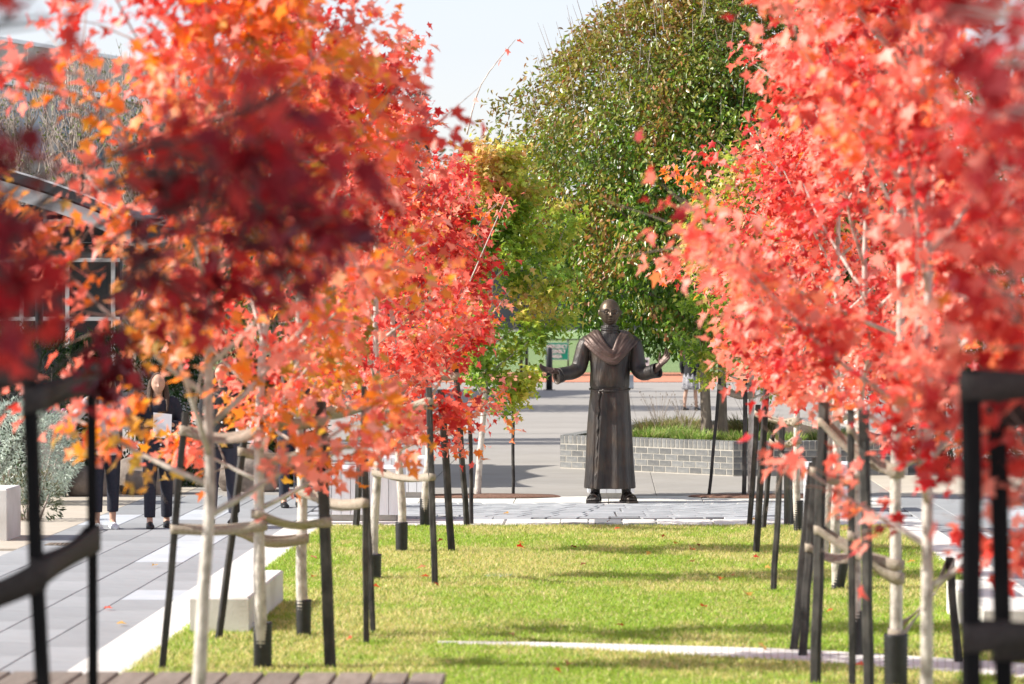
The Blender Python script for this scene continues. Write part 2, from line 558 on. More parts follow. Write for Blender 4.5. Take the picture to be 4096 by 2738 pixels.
for r in range(9):
    r0 = 0.35 + r * 0.3
    n = int(2 * math.pi * (r0 + 0.15) / 0.34)
    for k in range(n):
        a = 2 * math.pi * (k + 0.5 * (r % 2)) / n
        da = math.pi / n - 0.014 / r0
        if math.sin(a) * r0 > -0.02: continue
        pts = [(rr * math.cos(t), rr * math.sin(t)) for rr, t in ((r0 + 0.008, a - da), (r0 + 0.292, a - da), (r0 + 0.292, a + da), (r0 + 0.008, a + da))]
        if any(SY + p[1] < 36.42 for p in pts): continue
        bb = B().prism(pts, -0.02, 0.0)
        bb.build('paver', M['fan'] if not (abs(a - 1.5 * math.pi) < 0.06 and r > 6) else M['darktile'], court, (SX, SY, 0.005))
for j in range(7):
    Yc = 36.65 + j * 0.43
    for i in range(-8, 8):
        X = AX * Yc + (i + 0.5 + 0.5 * (j % 2)) * 0.43
        if math.hypot(X - SX, Yc - SY) < 3.18 and Yc < SY + 0.2: continue
        if abs(X - AX * Yc) > 3.3: continue
        if Yc > 39.2: continue
        slab(X, Yc, 0.43, 0.43, 0.004, M['fan'], court, 'paver')

# pale edging strips along the lawn
for s in (-1, 1):
    ed = tag(B().sheet([A(s * 3.05, 12), A(s * 3.45, 12), A(s * 3.45, 35.2), A(s * 3.05, 35.2)][::s], -0.022).build('kerb', M['bed']), kind='structure')
    for j in range(12):
        Yc = 13 + 1.85 * j + 0.92
        slab(s * 3.25 + AX * Yc, Yc, 0.4, 1.85, 0.02, M['white_conc'], ed, 'kerb_slab')

# the lawn
lawn = tag(B().sheet([A(-3.05, 10), A(3.05, 10), A(3.05, 35.2), A(-3.05, 35.2)], 0.012).build('lawn', M['lawnsoil']), kind='structure')
far_e = [(1750, 2564), (2100, 2567), (2600, 2579), (3200, 2598), (3900, 2640), (4400, 2676)]
near_e = [(1750, 2569), (2100, 2581), (2600, 2608), (3200, 2642), (3900, 2692), (4400, 2735)]
fe = catmull([G(p[0], p[1] + 12) for p in far_e], 22)
ne = catmull([G(p[0], p[1] + 14) for p in near_e], 22)
pb = B()
for i in range(len(fe) - 1):
    q = 0.03
    a0, a1, c0, c1 = fe[i].lerp(fe[i + 1], q), fe[i].lerp(fe[i + 1], 1 - q), ne[i].lerp(ne[i + 1], q), ne[i].lerp(ne[i + 1], 1 - q)
    pb.prism([(c0.x, c0.y), (c1.x, c1.y), (a1.x, a1.y), (a0.x, a0.y)], -0.01, 0.017)
tag(pb.build('garden_path', M['white_conc']), kind='structure')


def path_mask(X, Y):
    fx = np.array([p.x for p in fe]); fy = np.array([p.y for p in fe])
    nx = np.array([p.x for p in ne]); ny = np.array([p.y for p in ne])
    return (Y < np.interp(X, fx, fy) + 0.02) & (Y > np.interp(X, nx, ny) - 0.02) & (X > fx[0])


NB = 330000
gy = 17.0 + (35.12 - 17.0) * rng.random(NB)
gr = (rng.random(NB) * 2 - 1) * 3.07
gx = gr + AX * gy
ok = (np.abs(gx) < 0.157 * gy + 0.4) & ~path_mask(gx, gy)
gx, gy, gr = gx[ok], gy[ok], gr[ok]
n = len(gx)
patch = 0.5 * vnoise(np.stack([gx * 0.9, gy * 0.55], 1), 3) + 0.32 * vnoise(np.stack([gx * 3.1, gy * 2.0], 1), 4) + 0.18 * vnoise(np.stack([gx * 9, gy * 8], 1), 5)
edge = np.maximum(np.abs(gr) - 2.6, 0) / 0.45
edge = np.maximum(edge, np.clip((gy - 34.7) / 0.5, 0, 1))
hgt = (0.016 + 0.018 * rng.random(n)) * (0.8 + 0.5 * patch) * (1 + 0.15 * edge)
ang = rng.random(n) * 2 * np.pi
lean = 0.35 + 0.8 * rng.random(n)
la = rng.random(n) * 2 * np.pi
wdt = 0.0035 + 0.003 * rng.random(n)
b0 = np.stack([gx - np.cos(ang) * wdt, gy - np.sin(ang) * wdt, np.full(n, 0.012)], 1)
b1 = np.stack([gx + np.cos(ang) * wdt, gy + np.sin(ang) * wdt, np.full(n, 0.012)], 1)
tp = np.stack([gx + np.cos(la) * lean * hgt, gy + np.sin(la) * lean * hgt, 0.012 + hgt], 1)
V = np.stack([b0, b1, tp], 1).reshape(-1, 3)
green = np.array([0.15, 0.26, 0.035]); lush = np.array([0.30, 0.42, 0.055]); straw = np.array([0.62, 0.53, 0.26])
t = smooth01((patch - 0.38) / 0.26)[:, None]
c = lush * (1 - t) + np.array([0.44, 0.45, 0.12]) * t
dry = (rng.random(n) < 0.10 + 0.34 * t[:, 0])[:, None]
c = np.where(dry, straw, c)
c = np.where((rng.random(n) < 0.18)[:, None], green, c)
c = np.minimum(c * (0.95 + 0.5 * rng.random((n, 1))), 0.9)
me = tri_mesh('grass', V, np.arange(3 * n).reshape(-1, 3), np.repeat(c, 3, 0))
tag(link('grass', me, M['grassm']), 'short sunlit lawn grass between the two rows of maples', 'grass', kind='stuff')

# sports field, track
tag(B().sheet([(-200, 108.9), (200, 108.9), (200, 126), (-200, 126)], -0.01).build('running_track', M['track']), kind='structure')
fb = B()
fb.add([(-400, 126, -0.005), (400, 126, -0.005), (400, 300, 0.55), (-400, 300, 0.55)], [(0, 1, 2, 3)])
tag(fb.build('sports_field', M['field']), kind='structure')
tag(B().box((0, 304, 0.5), (800, 3, 0.35)).build('far_path', M['parapet']), kind='structure')


# ------------------------------------------------------------------ leaves and trees
def leaf_shape(kind):
    if kind == 'maple':
        o = [(0, 0, 0), (0.34, -0.08, 0.07), (0.27, 0.15, 0.06), (0.58, 0.42, 0.10), (0.23, 0.47, 0.05), (0.0, 1.0, -0.12)]
        out = o + [(-x, y, z) for x, y, z in o[-2:0:-1]]
        v = [(0, 0.32, 0.0)] + out
        m = len(out)
        return np.array(v, float), np.array([(0, 1 + i, 1 + (i + 1) % m) for i in range(m)])
    if kind == 'pear':
        v = [(0, 0, 0), (0.27, 0.3, 0.09), (0.2, 0.68, 0.06), (0, 1.05, -0.1), (-0.2, 0.68, 0.06), (-0.27, 0.3, 0.09), (0, 0.45, -0.02)]
        return np.array(v, float), np.array([(6, 0, 1), (6, 1, 2), (6, 2, 3), (6, 3, 4), (6, 4, 5), (6, 5, 0)])
    v = [(0, 0, 0), (0.13, 0.45, 0.03), (0, 1, 0), (-0.13, 0.45, 0.03)]
    return np.array(v, float), np.array([(0, 1, 2), (0, 2, 3)])


def frames(pos, outward, droop, spread, rg, upw=0.55, sunw=0.45):
    n = len(pos)
    d = outward * (1 - droop) + np.array([0, 0, -1.0]) * droop + rg.normal(0, spread, (n, 3))
    d /= np.linalg.norm(d, axis=1)[:, None] + 1e-9
    nr = np.array([0, 0, 1.0]) * upw - np.array(SUN_TO) * sunw + outward * 0.25 + rg.normal(0, 0.55, (n, 3))
    nr -= d * np.sum(nr * d, 1)[:, None]
    nr /= np.linalg.norm(nr, axis=1)[:, None] + 1e-9
    s = np.cross(d, nr)
    return s, d, nr


def leaves_mesh(name, pos, size, S, D, N, cols, kind):
    sv, st = leaf_shape(kind)
    n, m = len(pos), len(sv)
    sz = size[:, None, None]
    cu = np.random.default_rng(n).uniform(-0.6, 2.4, (n, 1, 1))
    wd_ = np.random.default_rng(n + 1).uniform(0.72, 1.12, (n, 1, 1))
    V = pos[:, None, :] + sz * (wd_ * sv[None, :, 0:1] * S[:, None, :] + sv[None, :, 1:2] * D[:, None, :] + cu * sv[None, :, 2:3] * N[:, None, :])
    T = st[None] + (np.arange(n) * m)[:, None, None]
    return tri_mesh(name, V.reshape(-1, 3), T.reshape(-1, 3), np.repeat(cols, m, 0))


def pick_cols(pos, pal, seed, rg, fscale=2.2, jitter=0.28, fuzz=0.16, shift=0.0):
    """pal: list of (threshold, colour); a slow noise field picks the colour, with per-leaf scatter"""
    f = 0.65 * vnoise(pos * fscale + 31.7, seed) + 0.35 * vnoise(pos * fscale * 2.6 + 7.3, seed + 1)
    f = smooth01((f - 0.22) / 0.56) + rg.normal(0, fuzz, len(pos)) + shift
    th = np.array([p[0] for p in pal])
    cc = np.array([p[1] for p in pal])
    out = np.stack([np.interp(f, th, cc[:, k]) for k in range(3)], 1)
    return out * (1 - jitter + 2 * jitter * rg.random((len(pos), 1))), f


def leaf_objects(treeroot, pos, size, S, D, N, cols, idx, kind, mat, ncolor=7):
    """the leaves that show largest, each an object that shares one of a few meshes"""
    if len(idx) == 0: return
    sv, st = leaf_shape(kind)
    order = np.argsort(cols[idx][:, 1])
    idx = np.array(idx)[order]
    base = Vector(treeroot.location)
    chunks = np.array_split(idx, ncolor)
    for ch in chunks:
        if len(ch) == 0: continue
        cm = cols[ch].mean(0)
        me = tri_mesh('leaf', sv, st, np.repeat(cm[None], len(sv), 0))
        me.materials.append(mat)
        for i in ch:
            o = bpy.data.objects.new('leaf', me)
            COL.objects.link(o)
            o.parent = treeroot
            s = float(size[i])
            a, d, nn = S[i] * s * (0.75 + 0.35 * ((i * 0.377) % 1.0)), D[i] * s, N[i] * s * (0.2 + 2.2 * ((i * 0.618) % 1.0))
            o.matrix_local = Matrix(((a[0], d[0], nn[0], pos[i][0] - base.x), (a[1], d[1], nn[1], pos[i][1] - base.y), (a[2], d[2], nn[2], pos[i][2] - base.z), (0, 0, 0, 1)))


def in_frame(pos):
    px = CX + pos[:, 0] / pos[:, 1] * F
    py = HZ - (pos[:, 2] - CH) / pos[:, 1] * F
    return (px > 20) & (px < 4076) & (py > 20) & (py < 2718)


def maple(key, X, Y, label, pal, seed, H=4.35, R=1.15, zb=1.15, n=4200, size=(0.055, 0.1), targets=None, nparts=170, trunk_r=0.045, lean=(0, 0), nb=17, name='maple_tree', top_pow=1.0, cluster=0.085, whips=2, tz=None, bark='bark', clear=None, brad=0.011, low=0.0):
    rg = np.random.default_rng(seed)
    rt = root(name, label, 'tree', (X, Y, 0), 0, 'young maples along the lawn')
    K = 9
    wob = rg.normal(0, 0.018, (K + 1, 2)).cumsum(0)
    tp = []
    for i in range(K + 1):
        u = i / K
        tp.append(Vector((wob[i, 0] * (u > 0) + lean[0] * u, wob[i, 1] * (u > 0) + lean[1] * u, -0.02 + u * (H * 0.96 + 0.02))))
    tr = catmull(tp, 3)
    rad = [trunk_r * (1.0 - 0.86 * (i / (len(tr) - 1)) ** 0.9) * (1.18 if i == 0 else 1) for i in range(len(tr))]
    B().tube(tr, rad, 9).build('trunk', M[bark], rt)

    def trunk_at(z):
        u = min(max(z / (H * 0.96), 0), 0.999) * (len(tr) - 1)
        i = int(u)
        return tr[i].lerp(tr[i + 1], u - i)
    twigs = []      # polylines carrying leaves (in tree space)
    if targets is None:
        for i in range(nb):
            u = (i + 0.3) / nb
            z = zb + (H * 0.86 - zb) * u
            az = i * 2.39996 + rg.uniform(-0.35, 0.35)
            prof = 0.62 + 1.05 * u - 1.25 * u * u
            L = R * prof * 1.25 * rg.uniform(0.8, 1.12) / math.cos(math.radians(30))
            el = math.radians(22 + 38 * u + rg.uniform(-8, 8))
            p0 = trunk_at(z)
            d = Vector((math.cos(az) * math.cos(el), 0.55 * math.sin(az) * math.cos(el), math.sin(el)))
            pts = [p0]
            for k in range(1, 6):
                d = (d + Vector((rg.normal(0, 0.07), rg.normal(0, 0.07), 0.05 + rg.normal(0, 0.05)))).normalized()
                pts.append(pts[-1] + d * L / 5)
            r0 = 0.016 * (1.15 - 0.6 * u)
            B().tube(pts, [r0, r0 * 0.85, r0 * 0.68, r0 * 0.5, r0 * 0.34, r0 * 0.2], 5).build('branch', M['bark'], rt)
            twigs.append((pts, 1.0))
            for q in range(6):
                s = rg.uniform(0.22, 0.98)
                k = min(int(s * 5), 4)
                bp = pts[k].lerp(pts[k + 1], s * 5 - k)
                dd = (d + Vector(rg.normal(0, 0.75, 3))).normalized()
                ll = L * rg.uniform(0.22, 0.5)
                twigs.append(([bp, bp + dd * ll * 0.5 + Vector((0, 0, 0.02)), bp + dd * ll], 0.8))
        # leader
        twigs.append(([trunk_at(H * 0.7), trunk_at(H * 0.86), trunk_at(H * 0.96) + Vector((0, 0, 0.12))], 1.3))
        for q in range(8):
            bp = trunk_at(H * rg.uniform(0.66, 0.97))
            dd = Vector((rg.normal(0, 0.7), rg.normal(0, 0.7), 0.75)).normalized()
            ll = rg.uniform(0.3, 0.6)
            twigs.append(([bp, bp + dd * ll * 0.5, bp + dd * ll], 1.0))
    else:
        for q, tgt in enumerate(targets):
            e = Vector(tgt) - Vector((X, Y, 0))
            z0 = max(0.9, min(e.z - 0.55, H * 0.75))
            p0 = trunk_at(z0)
            mid = p0.lerp(e, 0.5) + Vector((0, 0, 0.12))
            pts = catmull([p0, mid, e], 3)
            B().tube(pts, [brad - 0.75 * brad * k / (len(pts) - 1) for k in range(len(pts))], 5).build('branch', M[bark], rt)
            m = len(pts)
            twigs.append((pts[int(m * 0.72):], 0.5))
            L = (e - p0).length
            for k in range(5):
                s = rg.uniform(0.82, 1.0)
                i = min(int(s * (m - 1)), m - 2)
                bp = pts[i]
                dd = ((e - p0).normalized() * 0.5 + Vector(rg.normal(0, 0.6, 3))).normalized()
                twigs.append(([bp, bp + dd * 0.14, bp + dd * rg.uniform(0.14, 0.26)], 0.9))
    tb = B()
    for pts, wg in twigs:
        if len(pts) == 3:
            tb.tube(pts, [0.005, 0.0035, 0.0018], 4, cap=False)
    for q in range(whips):
        bp = trunk_at(H * rg.uniform(0.55, 0.9))
        dd = Vector((rg.normal(0, 0.45), rg.normal(0, 0.45), 1.0)).normalized()
        ll = rg.uniform(0.7, 1.15)
        tb.tube([bp, bp + dd * ll * 0.5, bp + dd * ll + Vector((0.05, 0, 0.02))], [0.007, 0.005, 0.002], 5, cap=False)
    tw = tb.build('twigs', M['twig' if bark == 'bark' else bark], rt)
    tw['kind'] = 'stuff'
    # leaf clusters
    segA, segB, wts = [], [], []
    for pts, wg in twigs:
        for i in range(len(pts) - 1):
            frac = (i + 1) / (len(pts) - 1)
            if len(pts) > 3 and targets is None and frac < 0.3: continue
            segA.append(pts[i]); segB.append(pts[i + 1])
            wts.append(wg * (pts[i + 1] - pts[i]).length * (0.6 + 0.8 * frac))
    segA = np.array([tuple(p) for p in segA]); segB = np.array([tuple(p) for p in segB])
    wts = np.array(wts); wts /= wts.sum()
    nc = max(n // 6, 4)
    si = rg.choice(len(wts), nc, p=wts)
    u = rg.random((nc, 1))
    cc = segA[si] * (1 - u) + segB[si] * u
    ci = rg.integers(0, nc, n)
    pos = cc[ci] + rg.normal(0, cluster, (n, 3)) * np.array([1, 1, 0.85])
    pos = pos + np.array([X, Y, 0])
    ax = np.array([[X + lean[0] * 0.5, Y + lean[1] * 0.5]])
    outw = pos - np.concatenate([np.repeat(ax, n, 0), pos[:, 2:3] - 0.25], 1)
    outw /= np.linalg.norm(outw, axis=1)[:, None] + 1e-9
    if targets is not None:
        ne_ = 1500
        dd_ = rg.normal(0, 1, (ne_, 3))
        dd_ /= np.linalg.norm(dd_, axis=1)[:, None]
        ep = np.array([X, Y, H * 0.66]) + dd_ * (rg.random((ne_, 1)) ** 0.4) * np.array([1.05, 0.8, H * 0.33])
        ep = ep[rg.integers(0, ne_ // 6, ne_)] + rg.normal(0, 0.09, (ne_, 3))
        epx = CX + ep[:, 0] / ep[:, 1] * F
        off_ = (epx < -140) | (epx > 4236)
        ep = ep[off_]
        pos = np.concatenate([pos, ep])
        eo = ep - np.array([X, Y, H * 0.5])
        outw = np.concatenate([outw, eo / (np.linalg.norm(eo, axis=1)[:, None] + 1e-9)])
        n = len(pos)
    if clear:
        px = CX + pos[:, 0] / pos[:, 1] * F
        py = HZ - (pos[:, 2] - CH) / pos[:, 1] * F
        kp = np.ones(len(pos), bool)
        for q in range(0, len(clear), 4):
            kp &= ~((px > clear[q]) & (px < clear[q + 1]) & (py > clear[q + 2]) & (py < clear[q + 3]))
        pos, outw = pos[kp], outw[kp]
        n = len(pos)
    S, D, N = frames(pos, outw, 0.5, 0.45, rg)
    sz = rg.uniform(size[0], size[1], n)
    cols, f = pick_cols(pos, pal, seed, rg, shift=low * (0.42 - (pos[:, 2] - zb) / (H - zb)))
    idx = []
    if nparts:
        vis = np.where(in_frame(pos))[0]
        if len(vis):
            score = pos[vis, 1] - 1.5 * sz[vis]
            idx = vis[np.argsort(score)[:nparts]]
            leaf_objects(rt, pos, sz, S, D, N, cols, idx, 'maple', M['maple'])
    keep = np.ones(n, bool)
    keep[idx] = False
    if keep.sum():
        me = leaves_mesh('crown', pos[keep] - np.array([X, Y, 0]), sz[keep], S[keep], D[keep], N[keep], cols[keep], 'maple')
        cr = link('crown', me, M['maple'], rt)
        cr['kind'] = 'stuff'
    TREES[key] = (X, Y, trunk_at)
    return rt


TREES = {}
RED, CORAL, ORANGE = (0.62, 0.06, 0.045), (0.78, 0.19, 0.13), (0.78, 0.23, 0.04)
CRIM, BURG = (0.46, 0.026, 0.03), (0.18, 0.008, 0.012)
YEL, YGREEN, GREEN, OLIVE = (0.62, 0.40, 0.05), (0.36, 0.38, 0.05), (0.12, 0.21, 0.03), (0.30, 0.20, 0.035)
PINK = (0.84, 0.36, 0.29)

P_orange = [(0.0, RED), (0.18, CORAL), (0.36, PINK), (0.55, CORAL), (0.72, ORANGE), (0.88, (0.70, 0.26, 0.03)), (1.0, (0.60, 0.32, 0.045)), (1.2, OLIVE)]
P_mix = [(0.0, CRIM), (0.25, RED), (0.45, CORAL), (0.62, PINK), (0.8, ORANGE), (1.0, OLIVE)]
P_red = [(0.0, CRIM), (0.22, RED), (0.5, CORAL), (0.8, PINK), (1.0, ORANGE)]
P_redo = [(0.0, CRIM), (0.25, RED), (0.5, CORAL), (0.72, PINK), (0.9, ORANGE), (1.1, (0.5, 0.3, 0.06))]
P_coral = [(0.0, CRIM), (0.2, RED), (0.42, CORAL), (0.75, PINK), (1.0, (0.76, 0.24, 0.09))]
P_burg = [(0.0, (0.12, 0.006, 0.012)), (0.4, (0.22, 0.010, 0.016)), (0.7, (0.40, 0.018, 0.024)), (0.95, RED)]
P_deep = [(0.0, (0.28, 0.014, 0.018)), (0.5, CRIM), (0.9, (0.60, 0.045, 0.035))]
P_green = [(0.0, (0.15, 0.26, 0.03)), (0.4, (0.25, 0.36, 0.04)), (0.75, (0.42, 0.46, 0.06)), (1.0, (0.56, 0.45, 0.11)), (1.3, (0.64, 0.36, 0.16))]

lf_t = [Pt(*p) for p in ((40, 60, 7.2), (30, 300, 7.1), (20, 480, 7.2), (40, 700, 7.1), (30, 860, 7.4), (110, 1000, 7.6), (60, 1180, 7.6), (20, 1380, 7.6), (180, 20, 7.3),
    (1270, 400, 8.2), (1120, 620, 8.0), (1330, 760, 8.3), (1180, 540, 8.1), (1240, 600, 7.9), (1380, 560, 8.4), (1060, 500, 8.1), (1180, 760, 8.2), (1420, 860, 8.5), (1280, 900, 8.2), (1080, 840, 8.1), (960, 640, 8.3), (900, 800, 8.2), (820, 1000, 8.1), (1300, 480, 8.4))]
maple('LF', -1.95, 8.0, 'nearest burgundy maple out of focus with shaded leaves, trunk outside the picture', P_burg, 11, H=4.2, n=400, targets=lf_t, nparts=300, size=(0.06, 0.1), cluster=0.06, whips=0, bark='shadedbark', brad=0.005)
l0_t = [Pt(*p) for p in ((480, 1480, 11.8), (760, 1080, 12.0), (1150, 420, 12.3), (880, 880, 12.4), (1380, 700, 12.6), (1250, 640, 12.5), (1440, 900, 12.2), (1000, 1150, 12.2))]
maple('L0', -2.06, 12.0, 'dark red maple between two black stakes, first trunk of the left row', P_burg, 12, H=4.3, n=300, targets=l0_t, nparts=260, size=(0.06, 0.1), cluster=0.065, lean=(0.1, 0), bark='shadedbark', brad=0.008)
maple('L1', -1.575, 16.0, 'orange and coral maple with the tallest bare white trunk, behind the bench', P_orange, 13, n=3200, R=1.08, zb=1.28, low=0.5, clear=(822, 1010, 1650, 2120, 365, 495, 1850, 2160, 590, 690, 2010, 2140), trunk_r=0.04, nparts=260)
maple('L2', -1.6, 21.1, 'orange and olive maple with a ribbed sleeve just beyond the timber bench', P_orange, 14, n=3500, H=4.7, zb=1.0, R=0.88, low=0.55, clear=(822, 1010, 1690, 2120), nparts=220)
maple('L3', -1.47, 23.2, 'red-orange maple with a trunk bound by twisted tan ties beside the concrete block seat', P_mix, 15, n=3100, H=4.7, R=0.84, low=0.35, nparts=180)
maple('L4', -1.19, 28.1, 'scarlet maple midway along the left row with a wide ribbed sleeve', P_redo, 16, n=3200, R=0.84, low=0.2, H=4.6, nparts=170)
maple('L5', -1.056, 31.3, 'bright red maple in front of the white slatted seats', P_red, 17, n=3700, zb=0.95, R=0.9, H=4.2, nparts=160)
l6 = maple('L6', -0.93, 35.1, 'bright red maple at the far lawn edge, last red one of its row', P_red, 18, n=4300, zb=0.9, R=1.1, H=3.85, nparts=170)
for wp in ((Pt(1868, 540, 34), Pt(1925, 340, 34), Pt(2062, 160, 34)), (Pt(1790, 1330, 34.3), Pt(1900, 1080, 34.3), Pt(2025, 790, 34.3)), (Pt(1640, 640, 34.2), Pt(1668, 480, 34.2), Pt(1700, 300, 34.2))):
    wpts = catmull([p - Vector(l6.location) for p in wp], 4)
    B().tube(wpts, [0.011 - 0.008 * k / 8 for k in range(9)], 5).build('branch', M['bark'], l6)
    wl = np.array([tuple(wpts[k] + Vector((0.02 * (-1) ** k, -0.02, -0.02))) for k in (3, 6, 7, 8)])
    wo2 = np.array([[0.6, -0.5, -0.3], [-0.5, -0.6, -0.4], [0.7, -0.2, 0.1], [0.5, -0.5, 0.3]])
    wS, wD, wN = frames(wl, wo2, 0.3, 0.2, np.random.default_rng(3))
    leaf_objects(l6, wl + np.array(l6.location), np.full(4, 0.08), wS, wD, wN, np.array([CORAL] * 4), np.arange(4), 'maple', M['maple'], 1)
maple('L7', -0.43, 40.8, 'yellow-green maple in a round mulch bed left of the statue', P_green, 19, n=11000, low=-0.28, R=1.0, H=4.4, zb=1.0, nparts=240, lean=(0.25, 0), size=(0.06, 0.1), whips=1, clear=(2185, 2600, 1360, 1900))

rf_t = [Pt(*p) for p in ((3700, 60, 8.0), (3950, 240, 7.6), (4040, 430, 7.4), (3880, 20, 7.4), (4090, 700, 7.8), (4050, 120, 7.2), (4000, 30, 7.6), (4085, 260, 7.3))]
maple('RF', 2.35, 8.0, 'nearest scarlet maple at the upper right corner, strongly out of focus', P_deep, 21, H=4.2, n=150, targets=rf_t, nparts=90, size=(0.06, 0.1), cluster=0.075, whips=0)
r0_t = [Pt(*p) for p in ((4050, 900, 10.8), (3950, 1150, 11), (4060, 1350, 11), (3920, 640, 11.3), (4070, 1750, 10.9), (3840, 420, 11.4), (4080, 520, 10.6), (4000, 1250, 11.2), (3950, 1650, 11), (4060, 1580, 11.1), (3955, 1830, 11.2), (4085, 1960, 11.0), (3800, 1500, 11.4), (3820, 1180, 11.5))]
maple('R0', 2.2, 11.0, 'scarlet maple behind the pair of black posts at the right border', P_red, 22, n=720, targets=r0_t, nparts=200, size=(0.06, 0.1), cluster=0.1)
maple('R1', 1.97, 15.6, 'coral-red maple with a slender leaning white trunk, strapped with wide hessian ties', P_coral, 23, n=3600, R=0.92, zb=0.95, clear=(2300, 3340, 1880, 2600), H=5.0, trunk_r=0.036, lean=(-0.1, 0), nparts=260)
maple('R2', 2.34, 20.0, 'coral-red maple with a straight white trunk in a black sleeve beside the garden path', P_coral, 24, n=5200, zb=1.3, clear=(2200, 2800, 200, 1010), H=5.5, R=1.15, nparts=220)
maple('R3', 2.3, 21.9, 'coral maple with a thin trunk between two dark stakes, right row', P_coral, 25, n=3200, zb=1.35, H=5.0, R=0.8, nparts=120, trunk_r=0.034)
maple('R4', 2.69, 27.1, 'pinkish red maple with a leaning black sleeve at its foot', P_coral, 26, n=3600, zb=1.35, H=4.9, R=0.95, nparts=130, lean=(-0.08, 0))
maple('R5', 2.9, 30.6, 'pinkish red maple in the middle of the right row without visible sleeve', P_red, 27, n=3600, zb=1.35, R=1.08, nparts=120)
maple('R6', 2.99, 34.2, 'red maple beside two grey-green posts at the far end of the right row', P_red, 28, n=3800, zb=1.3, R=1.08, H=4.3, nparts=180)
maple('R7', 2.98, 40.8, 'yellow-orange maple in a round mulch bed right of the statue', P_green, 29, n=8000, low=-0.3, R=1.0, H=4.3, zb=1.2, nparts=200, size=(0.05, 0.085), whips=1)

# ---- trunk sleeves (ribbed drain pipe)
SLEEVES = [('L2', 0.31, 0.062, 'behind the timber bench'), ('L3', 0.27, 0.055, 'beside the concrete block seat'), ('L4', 0.23, 0.072, 'wide and short, midway along the left row'), ('L5', 0.30, 0.06, 'half hidden by a stake, left row'),
           ('L6', 0.31, 0.058, 'at the lawn edge before the white seats'), ('R2', 0.34, 0.075, 'beside the garden path on the right'), ('R3', 0.31, 0.05, 'between two stakes of the right row'), ('R4', 0.26, 0.055, 'leaning, under the pinkish maple'), ('R6', 0.34, 0.05, 'at the far right end of the lawn')]
for key, h, r, where in SLEEVES:
    X, Y, ta = TREES[key]
    bb = B()
    nring = int(h / 0.022)
    R_ = []
    for i in range(nring * 2 + 1):
        z = h * i / (nring * 2)
        rr = r * (1.0 if i % 2 else 0.9) * (1 + 0.05 * z / h)
        R_.append([(rr * math.cos(2 * math.pi * k / 16), rr * math.sin(2 * math.pi * k / 16), z) for k in range(16)])
    for i in range(4):
        rr = r * 0.88
        R_.append([(rr * math.cos(2 * math.pi * k / 16), rr * math.sin(2 * math.pi * k / 16), h - 0.01 - 0.02 * i) for k in range(16)])
    bb.rings(R_, cap=False)
    o = bb.build('trunk_sleeve', M['guard'], None, (X + ta(0.1).x, Y + ta(0.1).y, 0.0))
    if key == 'R4': o.rotation_euler = (0, math.radians(10), 0)
    tag(o, 'black ribbed pipe sleeve round a maple trunk, ' + where, 'pipe sleeve', 'ribbed sleeves round the maple trunks')

